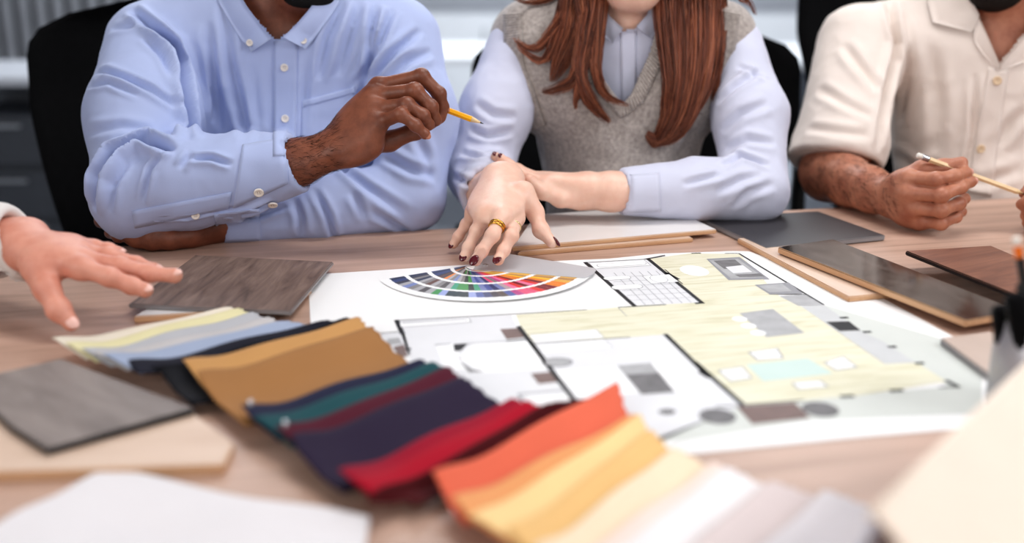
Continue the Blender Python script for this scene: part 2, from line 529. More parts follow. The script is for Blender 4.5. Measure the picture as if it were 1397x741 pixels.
# white desks of the office behind
M_DESK = mat_plain('white_desk_laminate', (232, 235, 240), 0.35, var=0.02, nscale=4)
M_DESKG = mat_plain('grey_desk_laminate', (186, 189, 197), 0.45, var=0.03, nscale=4)
M_LEG = mat_plain('grey_desk_steel', (150, 154, 160), 0.4, metal=0.3)
M_PED = mat_plain('dark_pedestal', (60, 63, 70), 0.5)
M_PANEL = mat_plain('grey_modesty_panel', (128, 131, 138), 0.7, var=0.05, nscale=6)
def desk(loc, w, d, top, label, ped=.34, panel=True):
    t = empty('office_desk', loc, label, 'desk', 'desks of the office behind')
    x, y, _ = loc
    b = bmesh.new(); bm_box(b, (x, y, .725), (w, d, .03), bevel=.004); from_bm('desk_top', b, top, t)
    for sx in (-1, 1):
        for sy in (-1, 1):
            b = bmesh.new(); bm_box(b, (x + sx * (w / 2 - .05), y + sy * (d / 2 - .05), .355), (.05, .05, .71), bevel=.006); from_bm('leg', b, M_LEG, t)
    if panel:
        b = bmesh.new(); bm_box(b, (x, y + .1, .5), (w - .12, .02, .38), bevel=.004); from_bm('modesty_panel', b, M_PANEL, t)
    b = bmesh.new(); bm_box(b, (x + w / 2 - ped, y - .1, .33), (.38, d * .7, .56), bevel=.008); p = from_bm('pedestal', b, M_PED, t)
    for k in range(3):
        b = bmesh.new(); bm_box(b, (x + w / 2 - ped, y - .1 - d * .35 - .01, .15 + .19 * k), (.35, .015, .17), bevel=.004); f = from_bm('drawer', b, M_PED, t)
        b = bmesh.new(); bm_box(b, (x + w / 2 - ped, y - .1 - d * .35 - .03, .2 + .19 * k), (.14, .012, .012), bevel=.004); from_bm('handle', b, M_LEG, f)
    return t
desk((-1.75, 3.95, 0), 1.7, .62, M_DESKG, 'grey topped desk at far left, behind the black chair of the man in blue', .84)
desk((.05, 4.75, 0), 1.5, .8, M_DESK, 'white desk seen between the man in blue and the woman', .4, False)
desk((1.75, 4.6, 0), 1.6, .9, M_DESK, 'white desk seen between the woman and the man in cream')
# low white cabinet along the back wall
cb = empty('low_cabinet', (.6, 7.2, 0), 'long low white cabinet against the back wall', 'cabinet')
b = bmesh.new(); bm_box(b, (.6, 7.25, .4), (4.2, .5, .72), bevel=.006); from_bm('carcass', b, M_DESK, cb)
b = bmesh.new(); bm_box(b, (.6, 7.25, .02), (4.1, .44, .04)); from_bm('plinth', b, M_PED, cb)
for k in range(6):
    b = bmesh.new(); bm_box(b, (.6 - 1.75 + .7 * k, 6.99, .4), (.685, .018, .7), bevel=.004); d_ = from_bm('door', b, M_DESK, cb)
    b = bmesh.new(); bm_box(b, (.6 - 1.48 + .7 * k, 6.975, .62), (.012, .02, .12), bevel=.004); from_bm('handle', b, M_LEG, d_)

# black office chairs
M_BLK = mat_plain('black_chair_fabric', (13, 13, 15), 0.9, var=0.2, nscale=80, bump=0.2, bscale=400, spec=0.15)
M_BLKP = mat_plain('black_plastic', (20, 20, 22), 0.45)
M_CHROME = mat_plain('chair_gas_lift_steel', (170, 172, 176), 0.25, metal=0.9)
BH = .545
def chair_proto(label):
    t = empty('office_chair', (0, 0, 0), label, 'chair', 'black office chairs')
    # seat
    n = 24; V = []; Fc = []
    def rr(w, d, r, a):
        e = 4.0; ca, sa = math.cos(a), math.sin(a)
        k = (abs(ca) ** e + abs(sa) ** e) ** (-1 / e); return (w * k * ca, d * k * sa)
    prof = [(.80, .40), (.96, .405), (1.0, .43), (1.0, .46), (.95, .485), (.75, .497), (.4, .495), (.02, .49)]
    for s_, z in prof:
        for k in range(n):
            x, y = rr(.25, .24, .1, 2 * math.pi * k / n); V.append((x * s_, y * s_, z))
    for i in range(len(prof) - 1):
        for k in range(n):
            k2 = (k + 1) % n; Fc.append((i * n + k, i * n + k2, (i + 1) * n + k2, (i + 1) * n + k))
    Fc.append(tuple(range(n))[::-1]); Fc.append(tuple(range((len(prof) - 1) * n, len(prof) * n)))
    mk('seat', V, Fc, M_BLK, t)
    # backrest: tapered panel with round shoulders, bowed around the sitter (front = -y)
    nu, nv = 18, 22; V = []; Fc = []
    for side in (0, 1):
        for j in range(nv + 1):
            v = j / nv; z = .52 + BH * v
            hw = .19 + .085 * min(1, v * 1.5)
            if v > .80: hw *= max(.30, (1 - ((v - .80) / .20) ** 2.8) ** .5) if v < .999 else .30
            if v < .08: hw *= .8 + .2 * v / .08
            for i in range(nu + 1):
                u = i / nu * 2 - 1
                th = .026 * max(0.12, (1 - abs(u) ** 6) ** .5) * max(.2, 1 - abs(v * 2 - 1) ** 10)
                y = .235 + .10 * (v - .3) - .07 * u * u - .045 * math.sin(math.pi * min(1, v * 1.4))
                V.append((hw * u, y + (th if side else -th), z - 0))
    M = (nu + 1) * (nv + 1)
    for j in range(nv):
        for i in range(nu):
            a = j * (nu + 1) + i; q = (a, a + 1, a + nu + 2, a + nu + 1); Fc.append(q); Fc.append(tuple(x + M for x in q[::-1]))
    rim = [i for i in range(nu)] + [j * (nu + 1) + nu for j in range(nv)] + [nv * (nu + 1) + nu - i for i in range(nu)] + [(nv - j) * (nu + 1) for j in range(nv)]
    for k in range(len(rim)):
        a, c = rim[k], rim[(k + 1) % len(rim)]; Fc.append((c, a, a + M, c + M))
    mk('backrest', V, Fc, M_BLK, t)
    mk('back_support', *tube([(0, .05, .39), (0, .24, .38), (0, .285, .5), (0, .275, .72)], [.022, .026, .026, .02], 10), M_BLKP, t)
    mk('gas_lift', *tube([(0, 0, .1), (0, 0, .25), (0, 0, .4)], [.028, .028, .02], 14), M_CHROME, t)
    for k in range(5):
        a = 2 * math.pi * k / 5 + .3; ca, sa = math.cos(a), math.sin(a)
        l = mk('leg', *tube([(0, 0, .11), (.15 * ca, .15 * sa, .1), (.3 * ca, .3 * sa, .07)], [.028, .024, .016], 8), M_BLKP, t)
        mk('castor', *tube([(.3 * ca - .02 * sa, .3 * sa + .02 * ca, .03), (.3 * ca + .02 * sa, .3 * sa - .02 * ca, .03)], .03, 12), M_BLKP, l)
    for sx in (-1, 1):
        a = mk('armrest', *join(tube([(sx * .26, -.14, .66), (sx * .265, .0, .665), (sx * .26, .12, .66)], [.018, .026, .018], 10),
                                tube([(sx * .2, .03, .42), (sx * .27, .03, .44), (sx * .275, .02, .66)], [.014, .016, .014], 10)), M_BLKP, t)
    return t
def dup(root, loc, rz, label, scl=(1, 1, 1)):
    r = root.copy(); COL.objects.link(r); r.matrix_basis = Matrix.Translation(Vector(loc)) @ Matrix.Rotation(rz, 4, 'Z') @ Matrix.Diagonal((*scl, 1)); r['label'] = label
    def rec(src, dst):
        for ch in list(src.children):
            c = ch.copy(); COL.objects.link(c); c.parent = dst; c.matrix_basis = ch.matrix_basis; rec(ch, c)
    rec(root, r); return r
ch0 = chair_proto('black office chair holding the man in the blue shirt')
CH_COPIES = [((.236, 1.95, 0), math.radians(-3), 'black office chair holding the woman in the grey vest', (1.2, 1, .955)),
             ((.90, 2.16, 0), math.radians(-6), 'black office chair holding the man in the cream shirt', (1.08, 1, 1.1))]
for a in CH_COPIES: dup(ch0, *a)
ch0.matrix_basis = Matrix.Translation(Vector((-.585, 1.80, 0))) @ Matrix.Rotation(math.radians(8), 4, 'Z')

# ------------------------------------------------------------------ light
w = bpy.data.worlds.new('office_air'); SC.world = w; w.use_nodes = True
wn = w.node_tree.nodes; bg = wn['Background']; bg.inputs['Color'].default_value = (.80, .88, 1.0, 1); bg.inputs['Strength'].default_value = 0.22
def area(name, loc, target, size, power, col=(1, 1, 1), sy=None):
    l = bpy.data.lights.new(name, 'AREA'); l.energy = power; l.color = col; l.size = size
    if sy: l.shape = 'RECTANGLE'; l.size_y = sy
    o = bpy.data.objects.new(name, l); COL.objects.link(o); o.location = loc
    o.rotation_euler = (Vector(target) - Vector(loc)).to_track_quat('-Z', 'Y').to_euler(); return o
area('window_light', (-2.9, -1.2, 2.3), (0.1, 1.5, .8), 1.8, 58, (1, .98, .96))
area('ceiling_light_table', (0.5, 1.5, 2.82), (0.5, 1.5, 0), 1.3, 26, (1, .98, .96), .6)
area('ceiling_light_right', (2.4, .2, 2.6), (.3, 1.5, .8), 1.4, 38, (.97, .98, 1), 1.0)
area('fill_light_front', (.5, -2.2, 2.0), (.2, 1.7, .9), 2.0, 21, (1, .99, .98), 1.2)  # added fill lamp, brightens the dim collar and shirt fronts
area('ceiling_light_office', (.2, 4.5, 2.82), (.2, 4.7, 0), 3.8, 150, (.93, .97, 1), 1.2)
# ================================================================== the table
M_TABLE = mat_wood('table_oak_laminate', (184, 153, 136), (208, 176, 159), scale=(1.3, 16, 16), rough=0.40, dark=(164, 134, 118))
M_OAKEDGE = mat_wood('raw_oak_edge', (190, 150, 112), (214, 176, 138), scale=(3, 30, 30), rough=0.6)
ub, vb = uv(W(600, 312))
tb_o = T(.15, vb - .72, 0)
tab = empty('meeting_table', tb_o, 'large pale oak meeting table the people sit around', 'table', rotz=TH)
def tpr(u0, u1, v0, v1, z0, z1, bev=0.0):
    pts = [T(u0, v0), T(u1, v0), T(u1, v1), T(u0, v1)]
    return bm_prism(pts, z0, z1, bev)
TUL, TUR = -.62, 1.55
from_bm('tabletop', tpr(TUL, TUR, vb - 1.45, vb, TZ - .03, TZ, .003), M_TABLE, tab)
M_STEEL = mat_plain('white_table_steel', (205, 205, 208), 0.4, metal=0.2)
for u in (TUL + .12, TUR - .12):
    for v in (vb - 1.33, vb - .12):
        from_bm('leg', tpr(u - .03, u + .03, v - .03, v + .03, 0, TZ - .03, .004), M_STEEL, tab)
from_bm('apron', tpr(TUL + .15, TUR - .15, vb - .16, vb - .13, TZ - .065, TZ - .03), M_STEEL, tab)

# ------------------------------------------------------------------ flat samples
def slab(name, px, z0, z1, mats, label, cat, group=None, bevel=0.0012, grain=0, tilt=None):
    """a board with the photo corners px on its top face; mats = (top, edge)"""
    P = [W(x, y, z1) for x, y in px]
    if sum(P[i].x * P[(i + 1) % len(P)].y - P[(i + 1) % len(P)].x * P[i].y for i in range(len(P))) < 0: P = P[::-1]
    bm = bm_prism(P, z0, z1, bevel, 2)
    for f in bm.faces: f.material_index = 0 if f.normal.z > 0.5 else 1
    c = sum(P, Vector((0, 0, 0))) / len(P); c.z = z0
    e = P[grain + 1] - P[grain]
    if tilt:
        for v in bm.verts: v.co.z += tilt((v.co.x, v.co.y))
    o = from_bm(name, bm, list(mats), origin=c, rotz=math.atan2(e.y, e.x)); return tag(o, label, cat, group)

M_WALNUT = mat_wood('grey_brown_plank', (112, 92, 82), (146, 124, 112), scale=(5, 38, 38), dark=(74, 60, 54), rough=0.5)
M_GREYEDGE = mat_plain('grey_vinyl_edge', (146, 143, 145), 0.5)
M_RIBW = mat_plain('white_ribbed_foam', (205, 203, 203), 0.7)
M_PALEWOOD = mat_wood('pale_maple_top', (205, 178, 158), (222, 198, 180), scale=(2, 14, 14), rough=0.45)
M_ASH = mat_wood('ash_grey_plank', (126, 116, 112), (156, 145, 140), scale=(3, 14, 14), dark=(104, 94, 91), rough=0.5)
M_BLACKEDGE = mat_plain('black_core_edge', (24, 24, 28), 0.5)
M_WHITE_TILE = mat_plain('white_gloss_tile', (236, 232, 230), 0.18, var=0.015, nscale=6)
M_DARKTILE = mat_plain('charcoal_tile', (60, 58, 61), 0.42, var=0.1, nscale=12, bump=.1, bscale=300)
M_CORE = mat_wood('plywood_core', (196, 152, 116), (216, 178, 142), scale=(3, 40, 40), rough=0.6)
M_REDWOOD = mat_wood('red_brown_plank', (112, 70, 54), (146, 98, 76), scale=(3, 22, 22), dark=(92, 56, 44), rough=0.4)
M_BEIGETILE = mat_plain('beige_tile', (200, 180, 168), 0.4, var=0.04)
def marble():
    s = NT('dark_polished_marble'); mp = s.coords(scale=(5, 9, 9), rot=(0, 0, .5))
    n = s.add('ShaderNodeTexNoise', i_Scale=2.6, i_Detail=7.0, i_Distortion=1.6); s.link(mp, 'Vector', n, 'Vector')
    r = s.ramp(n, 'Fac', [(0.35, lin((38, 32, 30))), (0.52, lin((56, 48, 45))), (0.62, lin((78, 69, 66))), (0.7, lin((46, 40, 37)))])
    s.link(r, 'Color', s.b, 'Base Color'); s.b.inputs['Roughness'].default_value = 0.1; s.b.inputs['Specular IOR Level'].default_value = 0.65; return s.m
M_MARBLE = marble()

# left: plank on a smaller wood sample
slab('wood_sample', [(182, 432), (392, 418), (425, 392), (236, 398)], TZ, TZ + .008, (M_RIBW, M_CORE), 'thin wood sample with a ribbed white top under the grey-brown plank', 'sample')
slab('flooring_plank', [(175, 415), (397, 425), (455, 357), (266, 348)], TZ + .0085, TZ + .0135, (M_WALNUT, M_GREYEDGE), 'grey-brown wood plank sample beside the reaching hand at left', 'plank', grain=1)
# bottom left
a, b_, c_ = W(84, 489, TZ + .016), W(266, 557, TZ + .016), W(64, 613, TZ + .016)
d_ = proj(a + c_ - b_)[0]
slab('flooring_plank', [(84, 489), (266, 557), (64, 613), (15, 582), (-50, 520)], TZ + .0095, TZ + .0155, (M_ASH, M_BLACKEDGE), 'ash grey plank lying on the pale wood board at bottom left', 'plank', grain=1)
a, b_, c_ = W(240, 548, TZ + .01), W(319, 604, TZ + .01), W(305, 634, TZ + .01)
uu = (W(305, 632, TZ + .009) - W(0, 642, TZ + .009)).normalized()
P4 = [W(305, 634, TZ + .009) - uu * .34, W(305, 634, TZ + .009), W(319, 604, TZ + .009), W(262, 562, TZ + .009), W(262, 562, TZ + .009) - uu * .30]
slab('wood_board', [tuple(proj(p)[0]) for p in P4], TZ, TZ + .009, (M_PALEWOOD, M_CORE), 'pale wood board under the ash grey plank at bottom left', 'board', grain=0)
# right
slab('wall_tile', [(699, 337), (978, 313), (906, 280), (730, 293)], TZ + .006, TZ + .0125, (M_WHITE_TILE, M_CORE), 'glossy white tile on a wood backing behind the hand with the rings', 'tile')
slab('wood_sample', [(706, 345), (946, 325), (900, 300), (740, 312)], TZ, TZ + .006, (M_PALEWOOD, M_CORE), 'thin wood sample under the glossy white tile', 'sample')
slab('floor_tile', [(1045, 338), (1208, 321), (1116, 288), (953, 297)], TZ + .001, TZ + .0085, (M_DARKTILE, M_GREYEDGE), 'matt charcoal tile between the white tile and the dark marble sample', 'tile')
slab('wood_board', [(1006, 325), (1158, 405), (1250, 396), (1090, 318)], TZ, TZ + .0075, (M_PALEWOOD, M_CORE), 'pale wood board under the polished dark marble sample', 'board')
slab('marble_sample', [(1061, 337), (1318, 437), (1392, 424), (1136, 326)], TZ + .009, TZ + .0175, (M_MARBLE, M_CORE), 'polished dark marble sample with a wood edge reflecting the room', 'sample')
slab('flooring_plank', [(1235, 342), (1388, 403), (1470, 385), (1352, 335)], TZ + .0185, TZ + .0245, (M_REDWOOD, M_BLACKEDGE), 'red-brown wood plank with a black edge at the right, over the marble sample', 'plank', grain=1)
slab('floor_tile', [(1283, 461), (1352, 512), (1440, 490), (1350, 452)], TZ + .001, TZ + .0085, (M_BEIGETILE, M_GREYEDGE), 'beige tile with a dark edge beside the pencil cup', 'tile')

# ------------------------------------------------------------------ sheets and floor plan
M_PAPER = mat_plain('white_paper', (244, 243, 243), 0.7, var=0.01, nscale=5)
def pm(name, rgb, var=0.02, nscale=30, rough=0.65): return mat_plain(name, rgb, rough, var=var, nscale=nscale)
PL = [M_PAPER, pm('print_grey', (226, 226, 229)), None, pm('print_black', (34, 34, 38)), pm('print_terrace', (212, 215, 210)),
      pm('print_mid_grey', (176, 176, 178), 0.12, 60), pm('print_dark_grey', (120, 118, 120), 0.2, 80), pm('print_aqua', (204, 222, 216)),
      pm('print_brown', (128, 108, 104), 0.12, 60), pm('print_white', (246, 246, 247)), pm('print_line', (150, 150, 155)), pm('print_counter', (203, 204, 205), .05)]
def plan_wood():
    s = NT('print_yellow_parquet'); mp = s.coords(scale=(14, 130, 1), rot=(0, 0, 0))
    n = s.add('ShaderNodeTexNoise', i_Scale=1.0, i_Detail=3.0); s.link(mp, 'Vector', n, 'Vector')
    r = s.ramp(n, 'Fac', [(0.36, lin((212, 207, 178))), (0.47, lin((226, 222, 198))), (0.7, lin((231, 228, 209)))])
    s.link(r, 'Color', s.b, 'Base Color'); s.b.inputs['Roughness'].default_value = 0.65; return s.m
PL[2] = plan_wood()
PZ = TZ + .0006
PV, PF, PMI = [], [], []
def A_(x, y): return (520 + x / 2.745, 330 + y / 2.745)
def B_(x, y): return (860 + x / 2.315, 320 + y / 2.315)
def poly(px, mi, layer, world=False):
    P = [Vector(p) for p in px] if world else [W(x, y, PZ) for x, y in px]
    if sum(P[i].x * P[(i + 1) % len(P)].y - P[(i + 1) % len(P)].x * P[i].y for i in range(len(P))) < 0: P = P[::-1]
    o = len(PV)
    for p in P: PV.append((p.x, p.y, PZ + layer * .00008))
    PF.append(tuple(range(o, o + len(P)))); PMI.append(mi)
def line(a, b, w, mi=3, layer=4):
    a = W(*a, PZ); b = W(*b, PZ); d = (b - a).normalized(); n = Vector((-d.y, d.x, 0)) * w / 2
    a = a - d * w * .3; b = b + d * w * .3
    poly([a - n, b - n, b + n, a + n], mi, layer, True)
def rect(p, q, mi, layer, inset=None, fillet=0):
    """axis-aligned in the plan's own directions, given two opposite photo corners"""
    a = uv(W(*p, PZ)); b = uv(W(*q, PZ)); u0, u1 = sorted((a[0], b[0])); v0, v1 = sorted((a[1], b[1]))
    def ring(u0, v0, u1, v1, r):
        if r <= 0: return [T(u0, v0), T(u1, v0), T(u1, v1), T(u0, v1)]
        out = []
        for cx, cy, s in ((u1 - r, v0 + r, -90), (u1 - r, v1 - r, 0), (u0 + r, v1 - r, 90), (u0 + r, v0 + r, 180)):
            for k in range(6):
                t = math.radians(s + 18 * k); out.append(T(cx + r * math.cos(t), cy + r * math.sin(t)))
        return out
    r = fillet * min(u1 - u0, v1 - v0) / 2
    if inset is not None:
        poly(ring(u0, v0, u1, v1, r), inset, layer, True); e = .0009
        poly(ring(u0 + e, v0 + e, u1 - e, v1 - e, max(0, r - e)), mi, layer + 1, True)
    else: poly(ring(u0, v0, u1, v1, r), mi, layer, True)
def oval(c, rx, ry, mi, layer, n=24, px=True):
    cc = W(*c, PZ); poly([cc + TU * rx * math.cos(2 * math.pi * k / n) + TV * ry * math.sin(2 * math.pi * k / n) for k in range(n)], mi, layer, True)
# paper outline
re_ = W(1291, 463, PZ); rdir = TV
def on_right(py):   # right paper edge at photo height
    lo, hi = -2.0, 2.0
    for _ in range(40):
        m = (lo + hi) / 2; q = proj(re_ + rdir * m)[0]
        if q[1] > py: lo = m
        else: hi = m
    return tuple(proj(re_ + rdir * lo)[0])
sheet = [(420, 375), (640, 361), (830, 353), (900, 346), (1000, 342.5), (1022, 343), on_right(400), on_right(470), on_right(520), (1342, 560), (1337, 583), (1180, 596), (1040, 610), (925, 621), (880, 604), (700, 640), (480, 560), (424, 447)]
poly(sheet, 0, 0)
# terrace margins, rooms
poly([B_(610, 222), B_(985, 330), B_(1112, 430), B_(1108, 565), B_(560, 590), B_(160, 655), (880, 600), A_(930, 600), B_(360, 540), B_(1000, 480), B_(900, 405), B_(800, 408)], 4, 1)
poly([(905, 600), B_(350, 540), (860, 520), (790, 540), (800, 640), (880, 606)], 1, 1)
poly([A_(58, 295), A_(490, 275), A_(620, 330), A_(930, 358), A_(1065, 348), B_(360, 540), (1010, 556), (880, 604), (700, 640), (600, 560), A_(100, 420)], 1, 2)
poly([A_(0, 345), A_(85, 335), A_(110, 420), A_(60, 440), A_(0, 400)], 1, 2)
poly([A_(765, 78), A_(1000, 65), A_(1200, 228), A_(945, 240)], 1, 2)
poly([A_(1000, 65), (940, 346), B_(345, 62), B_(470, 195), B_(540, 228), B_(800, 408), B_(905, 406), B_(1000, 465), B_(700, 512), B_(540, 525), B_(360, 540), B_(110, 318), A_(1065, 348), A_(930, 358), A_(580, 382), A_(515, 318), A_(490, 275), A_(770, 255), A_(945, 240), A_(1200, 228)], 2, 3)
# counters
poly([B_(470, 195), B_(550, 190), B_(612, 224), B_(530, 226)], 5, 4); poly([B_(540, 228), B_(612, 224), B_(730, 306), B_(800, 340), B_(900, 405), B_(805, 410)], 11, 4)
poly([B_(618, 277), B_(690, 275), B_(728, 304), B_(660, 306)], 3, 5)
for p in ((675, 264), (747, 309), (827, 356), (913, 408)): line(B_(p[0] - 9, p[1]), B_(p[0] + 9, p[1] - 1), .0055)
for p in ((685, 512), (840, 494)): line(B_(p[0] - 17, p[1] + 1), B_(p[0] + 17, p[1] - 1), .0055)
# walls
w1, w2 = .0055, .0018
for a, b, w in [((765, 78), (950, 242), w1), ((765, 78), (1000, 65), w2), ((1000, 65), (1200, 228), w1), ((1180, 231), (1205, 229), w1), ((890, 246), (1065, 236), w2 * 1.4),
                ((60, 295), (480, 272), w2), ((480, 272), (770, 255), w2), ((58, 295), (80, 345), w1), ((515, 318), (730, 604), w1), ((575, 381), (930, 358), w2), ((1065, 348), (1208, 488), w1),
                ((0, 343), (70, 337), w2), ((1000, 65), (1062, 53), w2), ((95, 402), (106, 402), w1), ((1070, 118), (1110, 140), .006), ((1062, 104), (1128, 158), .0016)]:
    line(A_(*a), A_(*b), w)
for a, b, w in [((205, 405), (355, 538), w1), ((350, 540), (545, 525), w2 * 1.3), ((270, 545), (350, 543), w2 * 1.3), ((345, 62), (610, 222), .003), ((440, 190), (552, 190), w2), ((1000, 463), (1035, 482), w1), ((975, 484), (1035, 482), w2 * 1.4),
                ((45, 78), (108, 66), w2), ((300, 60), (345, 60), w2), ((195, 60), (220, 59), .0035), ((225, 435), (250, 450), .0075)]:
    line(B_(*a), B_(*b), w)
# bathroom: tiles and fittings
c0, c1, c2, c3 = [W(*A_(*p), PZ) for p in ((840, 118), (1060, 108), (1195, 226), (955, 238))]
for k in range(1, 7):
    t = k / 7; a = c0.lerp(c3, t); b = c1.lerp(c2, t); d = (b - a).normalized(); n = Vector((-d.y, d.x, 0)) * .0004; poly([a - n, b - n, b + n, a + n], 10, 3, True)
    a = c0.lerp(c1, t); b = c3.lerp(c2, t); d = (b - a).normalized(); n = Vector((-d.y, d.x, 0)) * .0004; poly([a - n, b - n, b + n, a + n], 10, 3, True)
rect(A_(800, 103), A_(985, 68), 9, 4, 10, .0); rect(A_(815, 98), A_(985, 74), 9, 6, 10, .9)
rect(A_(838, 146), A_(928, 126), 9, 4, 10, 1.0); rect(A_(870, 182), A_(970, 158), 9, 4, 10, 1.0); rect(A_(1010, 158), A_(1080, 122), 9, 4, 10); oval(A_(1040, 140), .011, .016, 10, 6); oval(A_(1040, 140), .0102, .0152, 9, 7)
# living room furniture
oval(B_(202, 115), .0178, .0245, 9, 5)
poly([B_(240, 78), B_(345, 72), B_(440, 142), B_(310, 145)], 10, 5); poly([B_(248, 82), B_(340, 78), B_(420, 136), B_(318, 140)], 5, 6); poly([B_(262, 84), B_(330, 80), B_(362, 106), B_(296, 110)], 6, 7); poly([B_(330, 128), B_(410, 124), B_(424, 134), B_(345, 136)], 6, 7); poly([B_(300, 104), B_(355, 98), B_(385, 120), B_(325, 124)], 1, 8)
poly([B_(392, 160), B_(500, 152), B_(545, 188), B_(440, 190)], 10, 5); poly([B_(405, 163), B_(480, 157), B_(510, 180), B_(440, 184)], 5, 6)
poly([B_(345, 250), B_(450, 236), B_(550, 312), B_(430, 325)], 5, 5)
for x, y in ((345, 268), (373, 290), (403, 312)): oval(B_(x, y), .0085, .0085, 9, 6)
poly([B_(365, 412), B_(560, 392), B_(640, 440), B_(420, 465)], 7, 5)
for q in [((370, 372), (465, 360), (485, 392), (400, 398)), ((275, 430), (355, 418), (385, 455), (315, 465)), ((610, 405), (672, 385), (718, 420), (650, 430)), ((508, 470), (600, 462), (628, 482), (530, 490))]:
    poly([B_(*p) for p in q], 10, 4); m = (sum(p[0] for p in q) / 4, sum(p[1] for p in q) / 4); poly([B_(m[0] + (p[0] - m[0]) * .88, m[1] + (p[1] - m[1]) * .86) for p in q], 9, 5)
# kitchen end, doors, planters
poly([B_(335, 545), B_(520, 532), B_(568, 580), B_(385, 600)], 8, 5); oval(B_(275, 575), .0165, .0165, 6, 5); oval(B_(600, 553), .0165, .0165, 6, 5); oval(B_(116, 561), .008, .006, 6, 5)
# bedrooms
rect(A_(72, 322), A_(330, 286), 9, 4, 10)
for k in range(24): x = 85 + k * 10; line(A_(x, 300 - k * .5), A_(x + 4, 309 - k * .5), .0006, 10, 6)
poly([A_(445, 328), A_(512, 324), A_(540, 358), A_(470, 366)], 8, 4); poly([A_(555, 350), A_(805, 330), A_(835, 360), A_(580, 380)], 9, 5); poly([A_(585, 386), A_(838, 366), A_(862, 398), A_(610, 418)], 9, 5)
for k in range(2):
    o = 36 * k
    line(A_(566 + o * .8, 366 + o), A_(820 + o * .7, 346 + o), .0008, 10, 6)
    line(A_(555 + o * .8, 350 + o), A_(805 + o * .8, 330 + o), .0008, 10, 6); line(A_(805 + o * .8, 330 + o), A_(835 + o * .8, 360 + o), .0008, 10, 6)
poly([A_(205, 388), A_(270, 382), A_(320, 480), A_(240, 480)], 9, 4); poly([A_(270, 385), A_(325, 381), A_(300, 408), A_(275, 412)], 3, 5)
poly([A_(200, 386), A_(262, 382), A_(262, 385), A_(206, 390)], 10, 6)
poly([A_(345, 382), A_(560, 372), A_(630, 475), A_(380, 492), A_(290, 436)], 9, 4); poly([A_(290, 445), A_(340, 480), A_(390, 486), A_(330, 490)], 6, 5)
line(A_(325, 383), A_(470, 373), .0018, 10, 5); line(A_(470, 373), A_(540, 366), .003, 3, 5)
poly([A_(560, 495), A_(632, 488), A_(665, 525), A_(590, 534)], 8, 4); line(A_(515, 572), A_(690, 558), .0025, 10, 5); line(A_(515, 572), A_(530, 600), .0025, 10, 5); poly([A_(540, 578), A_(690, 566), A_(725, 610), A_(600, 640)], 9, 4)
oval(A_(660, 452), .016, .013, 10, 4); oval(A_(660, 452), .013, .010, 5, 5)
poly([A_(650, 485), A_(880, 468), A_(965, 565), A_(735, 590)], 9, 4); poly([A_(885, 464), A_(1010, 455), A_(1100, 564), A_(975, 572)], 6, 5); poly([A_(1005, 455), A_(1035, 453), A_(1135, 556), A_(1100, 564)], 9, 5); poly([A_(885, 464), A_(1010, 455), A_(1040, 492), A_(915, 500)], 5, 6)
poly([A_(20, 365), A_(66, 360), A_(80, 382), A_(30, 388)], 5, 4); poly([A_(45, 395), A_(85, 385), A_(100, 430), A_(68, 432)], 8, 4)
poly([A_(488, 276), A_(505, 275), A_(520, 316), A_(507, 318)], 9, 5); line(A_(888, 248), A_(920, 280), .0008, 10, 5)
plan = mk('floor_plan', PV, PF, PL, origin=W(880, 470), smooth=False, fm=PMI, rotz=TH)
tag(plan, 'large printed apartment floor plan with yellow parquet rooms lying on the table', 'floor plan')
SZ = TZ + .0003
u0, v0 = uv(W(1130, 405)); u1, v1 = uv(W(1297, 458))
o_ = [T(u1 - .2, v1 - .02), T(u1 + .001, v1 - .02), T(u1 - .002, v0 + .0), T(u1 - .2, v0)]
V_, F_ = [(p.x, p.y, SZ) for p in o_], [(0, 1, 2, 3)]
tag(mk('paper_sheet', V_, F_, M_PAPER, origin=o_[1], smooth=False), 'blank white sheet showing past the right edge of the floor plan', 'paper')

# ------------------------------------------------------------------ colour fan
FP = W(662, 366.2, TZ + .0012); FR = .141; FW = .045
FCOL = [  # inner to outer, from the left blade to the right one
 'b1 b1 b2 b3 b3', 'n2 b2 b3 n1 b2', 'n2 n1 b2 g3 n1', 'br n2 b2 b3 g2', 'br br n1 g2 b4', 'n2 or br g3 g3', 'br g3 n2 br g2', 'g2 n2 or g2 n2', 'n2 g3 g2 g3 g2', 'g3 g2 g3 n2 gr',
 'n2 g2 b4 g2 b5', 'g1 n2 g2 te n3', 'gr gr g3 gr n3', 'n3 g1 n3 gr n3', 'te n3 gr n3 b5', 'b2 te b4 te b1', 'b1 b1 b1 b4 b2', 'b5 b2 b4 b1 n1', 'pu b1 b2 b2 n2', 'ma pu pk b4 b1', 're ma g3 lm ma', 'pi pk ma pi pk', 're re pi re pk', 'or re re dr re', 'ye or dr pi dr', 'ye ye or re dr', 'or ye or dr or', 'sa ye ye or or', 'ye sa ta ye sa', 'sa ye sa ta ta', 'ta or ye sa sa']
FC = dict(b1=(80, 100, 165), b2=(60, 74, 120), b3=(52, 60, 84), b4=(126, 140, 190), b5=(160, 172, 220), n1=(66, 66, 78), n2=(86, 80, 78), n3=(36, 52, 54), g1=(150, 150, 148), g2=(176, 174, 176), g3=(138, 134, 132), br=(110, 74, 58),
          gr=(64, 148, 74), te=(60, 160, 126), pu=(120, 84, 150), ma=(186, 70, 140), pk=(228, 90, 130), pi=(240, 124, 166), lm=(190, 170, 176), re=(226, 54, 54), dr=(128, 28, 44), ye=(246, 192, 44), sa=(230, 180, 90), ta=(188, 142, 92))
FC['or'] = (236, 138, 52)
